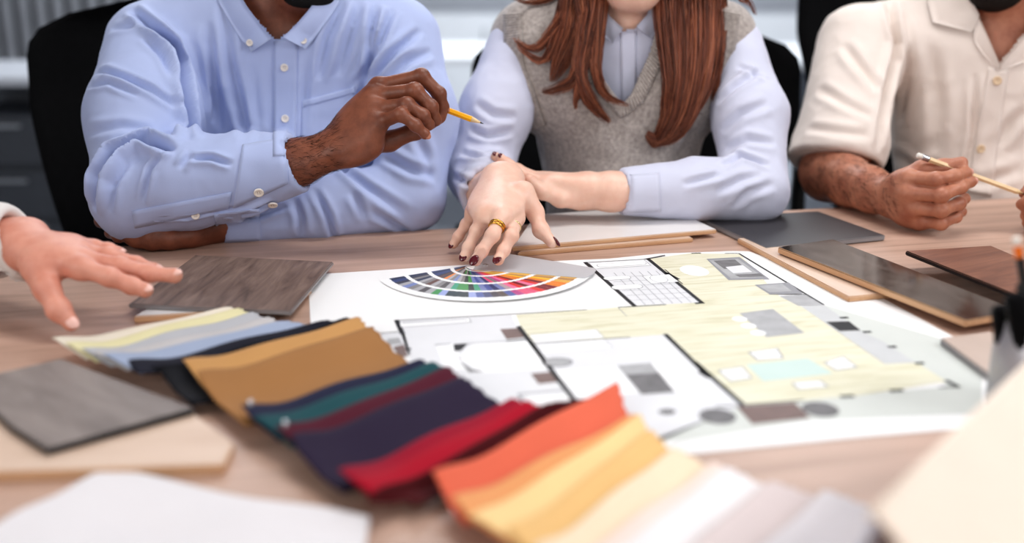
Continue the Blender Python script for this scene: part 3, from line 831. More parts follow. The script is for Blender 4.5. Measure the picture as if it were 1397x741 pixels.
FM = {k: mat_plain('chip_' + {'b': 'blue', 'n': 'dark', 'g': 'grey'}.get(k[0], 'colour') + '_' + 'abcdefghijklmnopqrstuvwxyz'[i], v, 0.4, var=0.01) for i, (k, v) in enumerate(FC.items())}
M_CARD = mat_plain('fan_white_card', (246, 246, 246), 0.5, var=0.01)
fan = empty('colour_fan', (FP.x, FP.y, TZ + .001), 'spread colour fan of paint strips under the fingertips of the woman', 'colour fan')
RR = [(-.004, .0105), (.0155, .0345), (.0405, .068), (.0745, .1005), (.1065, .1275)]
NB = len(FCOL)
def blade(phi, z, cols, name='paint_strip'):
    d = Vector((math.cos(phi), math.sin(phi), 0)); n = Vector((-d.y, d.x, 0))
    def rc(r0, r1, h0, h1, zz): return [FP + d * r0 + n * h0 + Vector((0, 0, zz)), FP + d * r1 + n * h0 + Vector((0, 0, zz)), FP + d * r1 + n * h1 + Vector((0, 0, zz)), FP + d * r0 + n * h1 + Vector((0, 0, zz))]
    h = FW / 2; body = rc(-.010, FR - .004, -h, h, 0); r = .004
    out = [FP - d * .010 - n * h, FP + d * (FR - r) - n * h, FP + d * FR - n * (h - r), FP + d * FR + n * (h - r), FP + d * (FR - r) + n * h, FP - d * .010 + n * h]
    bm = bm_prism(out, z, z + .00008)
    ms = [M_CARD]
    for k, (r0, r1) in enumerate(RR):
        if not cols: break
        # arc-shaped chips: the print follows the fan
        lay = [bm.verts.new(p) for p in rc(r0, r1, -h, h, z + .000095 - FP.z)]
        f = bm.faces.new(lay); ms.append(FM[cols[k]]); f.material_index = len(ms) - 1
    for v in bm.verts: pass
    return from_bm(name, bm, ms, fan, origin=(FP.x, FP.y, z), rotz=phi)
for i, c in enumerate(FCOL):
    phi = math.radians(-149 + i * (149 - 17) / (NB - 1)); blade(phi, TZ + .0014 + i * .00012, c.split())
M_COVER = mat_plain('frosted_grey_cover', (196, 196, 200), 0.35, var=0.02)
cz = TZ + .0014 + NB * .00012
phi = math.radians(-8.5); d = Vector((math.cos(phi), math.sin(phi), 0)); n = Vector((-d.y, d.x, 0)); h = FW / 2
co = [W(x, y, cz) for x, y in ((646, 368), (798, 380), (809, 375), (813, 369.5), (811, 366.5), (694, 347), (655, 351))]
tag(from_bm('cover', bm_prism(co, cz, cz + .0009, .0003, 1), M_COVER, fan, origin=(FP.x, FP.y, cz), rotz=phi), 'frosted grey cover')
mk('rivet', *lathe((FP.x, FP.y, cz), [(.0001, .002), (.003, .0018), (.004, .0009), (.004, 0)], 16), mat_plain('rivet_steel', (190, 190, 190), 0.3, metal=0.9), fan)
# ================================================================== fabric swatches, fanned out like shingles
def mat_fab(name, rgb, var=.06, sheen=.06):
    s = NT(name); c = lin(rgb); mp = s.coords()
    nz = s.add('ShaderNodeTexNoise', i_Scale=9.0, i_Detail=6.0); s.link(mp, 'Vector', nz, 'Vector')
    r = s.ramp(nz, 'Fac', [(0.25, sc(c, 1 - var)), (0.75, sc(c, 1 + var))]); s.link(r, 'Color', s.b, 'Base Color')
    w1_ = s.add('ShaderNodeTexWave', i_Scale=420.0, bands_direction='X'); w2_ = s.add('ShaderNodeTexWave', i_Scale=420.0, bands_direction='Y')
    s.link(mp, 'Vector', w1_, 'Vector'); s.link(mp, 'Vector', w2_, 'Vector')
    m = s.add('ShaderNodeMath', operation='ADD'); s.link(w1_, 'Fac', m, 0); s.link(w2_, 'Fac', m, 1)
    s.bump(m, 'Value', .12, .0005)
    s.b.inputs['Roughness'].default_value = .85; s.b.inputs['Sheen Weight'].default_value = sheen; s.b.inputs['Specular IOR Level'].default_value = .15
    return s.m
# (name words, colour, left end px, right end px)
SW = [('cream', (222, 212, 196), (72, 476), (309, 426)), ('pale yellow', (217, 209, 168), (90, 484), (325, 426)), ('pale grey', (178, 178, 182), (112, 491), (344, 432)), ('silver grey', (188, 184, 184), (128, 495), (366, 440)),
      ('grey blue', (158, 168, 190), (140, 499), (382, 445)), ('dark navy', (34, 34, 46), (176, 508), (437, 444)), ('black', (20, 20, 26), (206, 516), (470, 441)),
      ('mustard', (192, 146, 94), (250, 506), (488, 440)), ('shaded mustard', (160, 116, 73), (270, 524), (507, 452)),  # second mustard sheet: shading of the bulging cloth put into its colour
      ('midnight blue', (40, 42, 66), (330, 571), (572, 497)), ('teal', (36, 78, 84), (346, 586), (589, 502)), ('burgundy', (84, 26, 44), (376, 601), (611, 508)), ('dark violet', (46, 35, 58), (398, 613), (629, 521)),
      ('crimson', (150, 18, 46), (462, 660), (698, 551)), ('lit crimson', (166, 14, 42), (480, 672), (716, 556)), ('dark maroon', (76, 14, 20), (512, 690), (741, 561)),  # second crimson sheet paints the lit side of the same cloth
      ('coral orange', (222, 110, 84), (590, 664), (842, 528)), ('light orange', (226, 158, 106), (616, 697), (860, 574)), ('pale gold', (240, 206, 150), (640, 724), (872, 574)), ('golden yellow', (229, 187, 128), (690, 744), (886, 594)),
      ('pale cream', (238, 216, 188), (726, 768), (918, 618)), ('pale pink', (236, 216, 206), (770, 784), (972, 640)), ('off white', (234, 228, 228), (790, 800), (988, 647)), ('pinkish grey', (214, 200, 198), (850, 830), (1048, 665)), ('pale lilac grey', (216, 210, 212), (930, 860), (1122, 678))]
END = ((990, 890), (1180, 690))
EL = [(3, 'edge of the first bundle')]
nS = len(SW)
SL = []
for i, (nm, c, l, r) in enumerate(SW):
    SL.append((W(l[0], l[1], TZ + .012), W(r[0], r[1], TZ + .012)))
SL.append((W(*END[0], TZ + .012), W(*END[1], TZ + .012)))
SL.append((SL[-1][0] + Vector((.035, -.03, 0)), SL[-1][1] + Vector((.045, -.03, 0))))
def lerp_edge(t):
    t = min(t, len(SL) - 1.001); i = int(t); f = t - i
    return SL[i][0].lerp(SL[i + 1][0], f), SL[i][1].lerp(SL[i + 1][1], f)
# arc length of the stack at its middle
mid = [(a + b) / 2 for a, b in SL]; cum = [0.0]
for i in range(1, len(mid)): cum.append(cum[-1] + (mid[i] - mid[i - 1]).length)
def param(s):
    for i in range(len(cum) - 1):
        if s <= cum[i + 1]: return i + (s - cum[i]) / (cum[i + 1] - cum[i])
    return len(cum) - 1.001
RISE = .21      # slope of each shingled sheet
def bump_len(t):    # shared waviness along the length: lower-left ends curl up a little
    return .012 * math.exp(-((t) / .16) ** 2) + .006 * math.sin(math.pi * min(1, max(0, t))) ** 2 + .006 * math.exp(-((t - 1) / .2) ** 2)
M_SILVER0 = mat_plain('eyelet_steel', (206, 206, 210), .25, metal=.9)
NA, NBb = 40, 10
WID = {'black': .105, 'dark maroon': .085}
EXT = {'black': .024, 'dark navy': .012, 'shaded mustard': .004, 'dark maroon': .026, 'dark violet': .006}
for i, (nm, c, l, r) in enumerate(SW):
    s0 = cum[i]; width = WID.get(nm, .052)
    nxt = cum[min(i + 1, len(cum) - 1)] + .010
    s1 = min(max(s0 + width, nxt + .004), cum[-1])
    s1 = s0 + max(s1 - s0, .02)
    V = []; Fc = []
    rr = random.Random(i)
    for side in (0, 1):
        for j in range(NBb + 1):
            b = (j / NBb) ** 1.6; s_ = s0 + (s1 - s0) * b
            L, R = lerp_edge(param(s_))
            # keep own length: ends vary from sheet to sheet
            L0, R0 = SL[i]; f = min(1, (s_ - s0) / .05)
            dirv = (R - L).normalized()
            for a in range(NA + 1):
                t = a / NA
                p = L.lerp(R, t) - dirv * (EXT.get(nm, 0) * (1 - t) * min(1, (s_ - s0) / .02))
                if a == NA: p = p + dirv * (.0016 if j % 2 else -.0016)
                h = .0035 + RISE * (.052 - (s_ - s0)) if True else 0
                h = .0012 + .0125 * (1 - (s_ - s0) / .052) if s_ - s0 < .052 else (.0012 if s_ - s0 < .053 else .0007)
                # soft rolled edge
                h -= .0016 * math.exp(-((s_ - s0) / .0035) ** 2)
                amp = bump_len(t)
                z = TZ + h + amp + .0008 * math.sin(t * 9 + i * 1.7) * (1 - f)
                V.append((p.x, p.y, z - (.0007 if side else 0)))
    M = (NA + 1) * (NBb + 1)
    for j in range(NBb):
        for a in range(NA):
            q = j * (NA + 1) + a; f = (q, q + NA + 1, q + NA + 2, q + 1); Fc.append(f); Fc.append(tuple(x + M for x in f[::-1]))
    rim = [a for a in range(NA)] + [j * (NA + 1) + NA for j in range(NBb)] + [NBb * (NA + 1) + NA - a for a in range(NA)] + [(NBb - j) * (NA + 1) for j in range(NBb)]
    for k in range(len(rim)):
        a, b = rim[k], rim[(k + 1) % len(rim)]; Fc.append((a, b, b + M, a + M))
    L, R = SL[i]; d = R - L
    o = mk('fabric_swatch', V, Fc, mat_fab('fabric_' + nm.replace(' ', '_'), c), origin=(L.x, L.y, TZ), rotz=math.atan2(d.y, d.x))
    prev = SW[i - 1][0] if i else None
    tag(o, '%s fabric swatch, %s' % (nm, ('between the %s and %s swatches' % (prev, SW[i + 1][0])) if 0 < i < nS - 1 else ('outermost at the left of the fanned row' if i == 0 else 'last of the fanned row at bottom right')), 'swatch', 'fabric swatches fanned across the table')

    if nm in ('midnight blue', 'burgundy'):
        q = L + (R - L).normalized() * .007 + (SL[i + 1][0] - SL[i][0]).normalized() * .006; q.z = TZ + .0285
        tag(mk('eyelet', *lathe(q, [(.0010, -.006), (.0010, .0008), (.0018, .0010), (.0024, .0004), (.0024, -.006)], 18), M_SILVER0, o), 'shiny metal eyelet')

# sheer white sheet at the bottom left
M_SHEER = mat_fab('sheer_white_cloth', (224, 220, 222), .03)
P4 = [W(150, 645, TZ), W(505, 716, TZ), W(470, 900, TZ), W(-150, 800, TZ)]
N_ = 30; V = []; Fc = []
for j in range(N_ + 1):
    for i in range(N_ + 1):
        a, b = i / N_, j / N_
        p = (P4[0].lerp(P4[1], a)).lerp(P4[3].lerp(P4[2], a), b)
        V.append((p.x, p.y, TZ + .0045 + .0016 * math.sin(9 * a + 4 * b) + .0012 * math.sin(17 * b - 5 * a)))
for j in range(N_):
    for i in range(N_):
        q = j * (N_ + 1) + i; Fc.append((q, q + 1, q + N_ + 2, q + N_ + 1)[::-1])
tag(mk('fabric_swatch', V, Fc, M_SHEER, origin=(P4[0].x, P4[0].y, TZ)), 'loose white sheer fabric piece at the bottom left in front of the pale wood board', 'swatch')

# ------------------------------------------------------------------ cream sample binder standing like a tent, near the camera
A0 = Vector((.2057, .5351, .844)); A1 = Vector((.3877, .7493, .844)); e1 = (A1 - A0).normalized(); A1 = A0 + e1 * .30
e2 = Vector((e1.y, -e1.x, 0)); sl = math.radians(40); f2 = (e2 * math.cos(sl) + Vector((0, 0, -math.sin(sl)))).normalized()
LN = (.844 - TZ - .022) / math.sin(sl); nf = f2.cross(e1).normalized(); nf = nf if nf.z > 0 else -nf
M_CREAM = mat_plain('cream_binder_cloth', (248, 232, 216), .7, var=.02, nscale=20, bump=.1, bscale=500)
M_BLUEG = mat_plain('grey_blue_board', (186, 190, 204), .6, var=.03)
bd = empty('sample_binder', (A0.x, A0.y, TZ), 'cream sample binder standing open like a tent at the bottom right', 'binder')
def board(name, o, ex, ey, w, h, nrm, th, mat, par):
    bm = bmesh.new(); P = [o, o + ex * w, o + ex * w + ey * h, o + ey * h]
    lo = [bm.verts.new(p - nrm * th) for p in P]; hi = [bm.verts.new(p) for p in P]
    bm.faces.new(lo[::-1]); bm.faces.new(hi)
    for i in range(4): bm.faces.new((lo[i], lo[(i + 1) % 4], hi[(i + 1) % 4], hi[i]))
    bmesh.ops.recalc_face_normals(bm, faces=bm.faces); bmesh.ops.bevel(bm, geom=bm.edges[:], offset=.0008, segments=2, affect='EDGES')
    return from_bm(name, bm, mat, par)
board('front_cover', A0, e1, f2, .30, LN, nf, .003, M_CREAM, bd)
sb = math.radians(72); b2 = (-e2 * math.cos(sb) + Vector((0, 0, -math.sin(sb)))).normalized(); LB = (.842 - TZ - .022) / math.sin(sb)
nb = b2.cross(e1).normalized(); nb = nb if nb.dot(-e2) > 0 else -nb
board('back_cover', A0 - Vector((0, 0, .002)) + e1 * .0, e1, b2, .30, LB, nb, .003, M_BLUEG, bd)
mk('spine', *tube([A0 - nf * .003, A0 + e1 * .30 - nf * .003], .0032, 10), M_CREAM, bd)

# ------------------------------------------------------------------ pencil cup
cx, cy, _ = W(1408, 560)
cupc = Vector((cx, cy, TZ)); CR = .040; CHt = .088
cup = empty('pencil_cup', cupc, 'round silver pencil cup at the right edge of the table', 'cup')
M_SILVER = mat_plain('brushed_silver', (176, 174, 178), .38, metal=.55, var=.03)
mk('cup_body', *lathe(cupc, [(.001, .0015), (CR - .002, .0015), (CR, .004), (CR, CHt), (CR - .0015, CHt + .001), (CR - .003, CHt), (CR - .003, .005), (.001, .005)], 48), M_SILVER, cup)
M_YEL = mat_plain('yellow_pencil_lacquer', (246, 178, 24), .35); M_TIPW = mat_wood('pencil_bare_wood', (226, 196, 150), (240, 214, 172), rough=.6); M_LEAD = mat_plain('graphite', (50, 48, 48), .4)
M_ERAS = mat_plain('white_eraser', (236, 230, 222), .7); M_FERR = mat_plain('silver_ferrule', (196, 196, 200), .25, metal=.9); M_NAT = mat_wood('natural_pencil_wood', (226, 194, 150), (240, 212, 172), scale=(3, 60, 60), rough=.45)
M_ORF = mat_plain('orange_ferrule', (236, 120, 30), .35)
def pencil(tip, end, body, label, r=.0036, sharp=True, eraser=None, name='pencil', n=6):
    tip, end = Vector(tip), Vector(end); d = (end - tip).normalized(); L = (end - tip).length
    t = empty(name, (tip + end) / 2, label, 'pencil')
    sh = .018 if sharp else 0
    er = .019 if eraser else 0
    mk('shaft', *tube([tip + d * sh, end - d * er], r, n), body, t, smooth=False)
    if sharp:
        mk('sharpened_wood', *tube([tip + d * .005, tip + d * sh], [r * .28, r * .97], 12), M_TIPW, t)
        mk('lead', *tube([tip, tip + d * .0055], [.0003, r * .3], 10), M_LEAD, t)
    if eraser:
        a = end - d * er
        rad = []; pts = []
        for k in range(9): pts.append(a + d * (.011 * k / 8)); rad.append(r * (1.08 if k % 2 else 1.0))
        mk('ferrule', *tube(pts, rad, 14), eraser, t)
        mk('eraser', *tube([a + d * .011, end - d * .0015, end - d * .0003, end], [r * .95, r * .95, r * .7, r * .1], 14), M_ERAS, t)
    return t
pb = cupc + Vector((.008, -.006, .007))
tp_ = B(1386, 323, cy + .01)
pencil(pb, tp_, mat_plain('black_pencil_lacquer', (24, 24, 26), .4), 'black pencil with white eraser and orange band standing in the silver cup', sharp=False, eraser=M_ORF)
def marker(base, top, label, rr=.0075):
    base, top = Vector(base), Vector(top); d = (top - base).normalized(); L = (top - base).length
    t = empty('marker_pen', base, label, 'marker', None)
    mk('barrel', *tube([base, base + d * L * .6], rr * .9, 16), M_BLKP, t)
    mk('cap', *tube([base + d * L * .6, base + d * (L * .6 + .001), top - d * .002, top], [rr * .9, rr, rr, rr * .6], 16), M_BLK, t)
    mk('clip', *tube([top - d * .003 + Vector((-.0085, 0, 0)), top - d * .035 + Vector((-.009, 0, 0))], .0014, 8), M_BLKP, t)
marker(cupc + Vector((-.016, .004, .007)), B(1366, 418, cy), 'black marker pen leaning on the left rim inside the silver cup', .0085)
marker(cupc + Vector((-.006, -.02, .007)), B(1384, 402, cy - .02), 'black marker pen nearest the camera inside the silver cup', .0085)
marker(cupc + Vector((.02, .012, .007)), B(1400, 385, cy + .02), 'tall black marker pen at the back inside the silver cup', .0085)
# ================================================================== people
def A3(v): return np.array(v, float)
def add_head(Fd, chin, yaw=0.0, tilt=0.25, s=1.0, male=True):
    """skull, jaw, brow, nose, lips, ears; chin = lowest front point of the jaw; faces -y turned by yaw"""
    R = Matrix.Rotation(yaw, 3, 'Z') @ Matrix.Rotation(tilt, 3, 'X')
    def P(x, y, z): return Vector(chin) + R @ (Vector((x, y, z)) * s)
    Fd.ell(P(0, .085, .135), (.074 * s, .094 * s, .092 * s), R, .02)
    Fd.ell(P(0, .055, .08), (.062 * s, .062 * s, .085 * s), R, .03)
    Fd.ell(P(0, .025, .014), (.026 * s, .022 * s, .018 * s), R, .03)
    for k in (-1, 1):
        Fd.cap(P(k * .052, .075, .035), P(k * .018, .02, .012), .018 * s, .014 * s, .03)
        Fd.ell(P(k * .040, .018, .080), (.02 * s, .016 * s, .018 * s), R, .02)
        Fd.ell(P(k * .033, .000, .118), (.019 * s, .013 * s, .013 * s), R, .012, True)
        Fd.cap(P(k * .014, .000, .134), P(k * .05, .012, .134), .009 * s, .007 * s, .012)
        Fd.ell(P(k * .078, .085, .105), (.009 * s, .02 * s, .032 * s), R, .006)
    Fd.cap(P(0, -.002, .125), P(0, -.022, .082), .007 * s, .012 * s, .01)
    for k in (-1, 1): Fd.ell(P(k * .011, -.010, .080), (.009 * s, .011 * s, .009 * s), R, .006)
    Fd.cap(P(-.02, .004, .054), P(.02, .004, .054), .006 * s, .006 * s, .008); Fd.cap(P(-.017, .005, .042), P(.017, .005, .042), .007 * s, .007 * s, .008)
    Fd.cap(P(-.024, -.002, .048), P(.024, -.002, .048), .0016, .0016, .002, True)
    return P, R

def eyes(P, R, s, par, iris=(70, 45, 30)):
    for k in (-1, 1):
        e = mk('eye', *sphereish(P(k * .033, .014, .118), (.0112 * s,) * 3), M_EYE, par)
        lid = [P(k * .033, .0138, .118) + R @ (Vector((math.sin(th_) * math.cos(ph_), math.sin(th_) * math.sin(ph_), math.cos(th_))) * .0122 * s) for th_ in [math.radians(a_) for a_ in (0, 15, 30, 45, 60, 74)] for ph_ in [2 * math.pi * q_ / 16 for q_ in range(16)]]
        mk('eyelid', lid, [(i_ * 16 + q_, (i_ + 1) * 16 + q_, (i_ + 1) * 16 + (q_ + 1) % 16, i_ * 16 + (q_ + 1) % 16) for i_ in range(5) for q_ in range(16)], par.data.materials[0], e)
        mk('iris', *sphereish(P(k * .033, .0036, .1165), (.0052 * s, .002, .0052 * s), R), mat_plain('iris_brown', iris, .15), e)
        V, Fc = tube([P(k * .014, -.008, .140), P(k * .033, -.012, .146), P(k * .053, .004, .141)], [.003, .0045, .002], 8)
        mk('eyebrow', V, Fc, M_BROW, par)
M_EYE = mat_plain('eye_white', (228, 224, 218), .15); M_BROW = mat_plain('dark_brow_hair', (28, 20, 16), .8)

def build_hand(Fp, wrist, fore, mcps, fingers, thumb, s=1.0, wr=.026, fr=.036, k_palm=.007, lat=None, flat=.62, heel=None, kb=1.07):
    """palm and forearm into field Fp, each finger grown separately so that fingers stay apart"""
    wrist = Vector(wrist); mcps = [Vector(m) for m in mcps]
    across = (mcps[-1] - mcps[0]).normalized()
    fwd = ((mcps[1] + mcps[2]) / 2 - wrist).normalized(); across = (across - fwd * across.dot(fwd)).normalized()
    a = wr - wr * flat
    # forearm: two side by side so the wrist is wider than thick
    fore = [Vector(f) for f in fore]; pts = fore + [wrist]; m = len(pts)
    for i in range(m - 1):
        t0 = i / (m - 1); t1 = (i + 1) / (m - 1)
        r0 = fr + (wr * flat - fr) * t0; r1 = fr + (wr * flat - fr) * t1
        for q in (-1, 1): Fp.cap(pts[i] + across * q * (a * t0 + .006 * (1 - t0)), pts[i + 1] + across * q * (a * t1 + .006 * (1 - t1)), r0, r1, .012)
    n = len(mcps)
    for i, mp in enumerate(mcps):
        q = i / (n - 1) * 2 - 1
        Fp.cap(wrist + across * q * a * .9, mp, wr * flat, .0108 * s, .010)
    for i in range(n - 1): Fp.cap(mcps[i] - fwd * .006, mcps[i + 1] - fwd * .006, .0098 * s, .0098 * s, .008)
    for i in range(n - 1):
        c = (mcps[i] + mcps[i + 1]) / 2; Fp.cap(wrist.lerp(c, .35), c - fwd * .012, .0125 * s, .0105 * s, .010)
    cc = wrist.lerp((mcps[1] + mcps[2]) / 2, .56); nn_ = fwd.cross(across)
    Fp.ell(cc, ((mcps[-1] - mcps[0]).length * .5 + .006, ((mcps[1] + mcps[2]) / 2 - wrist).length * .56, .0150 * s), Matrix((across, fwd, nn_)).transposed(), .012)
    for mp in mcps: Fp.ell(mp, (.0108 * s,) * 3, None, .006)
    if heel is not None:
        for h, r in heel: Fp.ell(h, (r, r, r), None, .016)
    FR_ = [(.0098, .0088, .0078, .0066), (.0102, .0092, .0080, .0068), (.0098, .0086, .0076, .0064), (.0086, .0076, .0066, .0056)]
    fing = Fp.like(); tips = []
    for i, ch in enumerate(fingers):
        g = Fp.like(); r = [x * s for x in FR_[i]]
        pts = [mcps[i]] + [Vector(p) for p in ch]
        g.chain(pts, r, .004)
        for j in (1, 2): g.ell(pts[j], (r[j] * kb,) * 3, None, .005)
        g.ell(pts[3], (r[3] * 1.05,) * 3, None, .004)
        fing.merge(g, .0012); tips.append((pts[3], pts[3] - pts[2], r[3]))
    th = Fp.like(); tp = [Vector(p) for p in thumb]
    th.chain(tp, [.0165 * s, .0118 * s, .0100 * s, .0078 * s], .008); th.ell(tp[2], (.0108 * s,) * 3, None, .005)
    tips.append((tp[3], tp[3] - tp[2], .0078 * s))
    Fp.merge(fing, k_palm); Fp.merge(th, .010)
    return tips

def make_nails(tips, dors, mat, par, which=None, size=1.0, extra=None):
    for i, (p, d, r) in enumerate(tips):
        if which is not None and i not in which: continue
        u = Vector(dors[i] if isinstance(dors, list) else dors); d = d.normalized(); u = (u - d * u.dot(d)).normalized()
        c = p + d * r * .28 + u * r * .70
        mk('fingernail', *sphereish(c, (r * .74 * size, r * 1.02 * size, r * .36), axes(u, d.cross(u)), 14, 10), mat, par)

def clip_near(V, Q, c, d, rad, keep_after):
    t = (V - A3(c)) @ A3(d); near = np.linalg.norm(V - A3(c), axis=1) < rad
    bad = near & ((t < 0) if keep_after else (t > 0))
    return Q[~bad[Q].any(1)]

def weld(name, parts, cuts, mat, origin):
    """joins torso and finely modelled arms into ONE continuous skin; cuts = (point, direction, radius, arm index)"""
    Vc, Qc = parts[0]; arms = list(parts[1:])
    for c, d, rad, i in cuts:
        d = Vector(d).normalized()
        Qc = clip_near(Vc, Qc, Vector(c) - d * .004, d, rad, False)
        Va, Qa = arms[i]; arms[i] = (Va, clip_near(Va, Qa, Vector(c) + d * .004, d, rad, True))
    bm = bmesh.new(); tot = 0
    for V, Q in [(Vc, Qc)] + arms:
        vs = [bm.verts.new(v) for v in V]
        for q in Q: bm.faces.new([vs[k] for k in q])
    # drop loose pieces left over by the cut
    bmesh.ops.delete(bm, geom=[v for v in bm.verts if not v.link_faces], context='VERTS')
    bm.verts.index_update(); seen = set(); 
    comps = []
    for v in bm.verts:
        if v.index in seen: continue
        st = [v]; seen.add(v.index); comp = []
        while st:
            x = st.pop(); comp.append(x)
            for e in x.link_edges:
                y = e.other_vert(x)
                if y.index not in seen: seen.add(y.index); st.append(y)
        comps.append(comp)
    bmesh.ops.delete(bm, geom=[v for c in comps if len(c) < 400 for v in c], context='VERTS')
    for c, d, rad, i in cuts:
        c = Vector(c)
        es = [e for e in bm.edges if e.is_boundary and (e.verts[0].co - c).length < rad]
        try: bmesh.ops.bridge_loops(bm, edges=es)
        except Exception as ex: print('bridge', name, ex)
    bmesh.ops.recalc_face_normals(bm, faces=bm.faces)
    return from_bm(name, bm, mat, origin=origin, smooth=True)

def arm_hair(name, V, Q, sel, along, mat, par, n, L=.010, rad=.00022, seed=1):
    N = normals(V, Q); C = V[Q].mean(1); NC = N[Q].mean(1); ids = np.nonzero(sel(C))[0]; rr = random.Random(seed); S = []
    along = Vector(along).normalized()
    for _ in range(n):
        i = ids[rr.randrange(len(ids))]; p = Vector(C[i]); nn = Vector(NC[i]).normalized()
        t = (along - nn * along.dot(nn)); t.normalize(); sd = nn.cross(t)
        t = (t + sd * rr.uniform(-.7, .7)).normalized(); l = L * rr.uniform(.5, 1.3)
        S.append([(p, 1), (p + t * l * .5 + nn * l * .14, .8), (p + t * l + nn * l * .12, .2)])
    return curves(name, S, mat, par, rad, 0)

def lower_body(hipc, knees, feet, h=.009, hw=.09):
    lo = np.min([A3(hipc)] + [A3(k) for k in knees] + [A3(f) for f in feet], 0) - .25; hi = np.max([A3(hipc)] + [A3(k) for k in knees] + [A3(f) for f in feet], 0) + .25
    hi[2] = hipc[2] + .16
    G = Field(lo, hi, h); hipc = Vector(hipc)
    G.ell(hipc, (.175, .14, .12), None, .03)
    for k, (kn, ft) in enumerate(zip(knees, feet)):
        sx = -1 if k == 0 else 1
        hp = hipc + Vector((sx * hw, -.02, -.015)); G.cap(hp, kn, .088, .066, .04); G.cap(kn, ft, .064, .048, .03)
    return G.mesh(1)
def shoes(feet, mat, par):
    for f in feet:
        f = Vector(f); mk('shoe', *join(sphereish((f.x, f.y - .06, .04), (.045, .13, .04)), tube([(f.x, f.y + .02, .05), (f.x, f.y + .02, .11)], [.045, .05], 14)), mat, par)
M_SHOE = mat_plain('black_shoe_leather', (22, 20, 20), .4); M_TROU = mat_cloth('dark_navy_trouser_cloth', (34, 36, 46)); M_TROU2 = mat_cloth('charcoal_trouser_cloth', (44, 44, 46)); M_TROU3 = mat_cloth('beige_trouser_cloth', (150, 134, 112))

def button(bvh, px, py, r, mat, par, off=.0012, holes=True):
    p, n = hit(bvh, px, py)
    if p is None: return
    n = n.normalized(); R = axes(n, (1, 0, 0)); c = p + n * off
    V = []; Fc = []; prof = [(.02, .0008), (.62, .0008), (.72, .0013), (.9, .0015), (1, .0009), (1, -.0008)]; N = 18
    for rr_, z in prof:
        for k in range(N):
            a = 2 * math.pi * k / N; V.append(c + R @ Vector((r * rr_ * math.cos(a), r * rr_ * math.sin(a), z)))
    for i in range(len(prof) - 1):
        for k in range(N):
            k2 = (k + 1) % N; Fc.append((i * N + k, i * N + k2, (i + 1) * N + k2, (i + 1) * N + k)[::-1])
    Fc.append(tuple(range(N)))
    b = mk('button', V, Fc, mat, par)
    if holes:
        vf = []
        for a in range(4):
            t = math.pi / 4 + a * math.pi / 2; q = c + R @ Vector((r * .28 * math.cos(t), r * .28 * math.sin(t), .0009))
            vf.append(sphereish(q, (r * .1, r * .1, .0003), R, 6, 4))
        mk('thread', *join(*vf), M_THREAD, b)
    return b
M_THREAD = mat_plain('button_thread', (150, 140, 130), .8)
M_BTN = mat_plain('pearl_button', (236, 228, 220), .3)

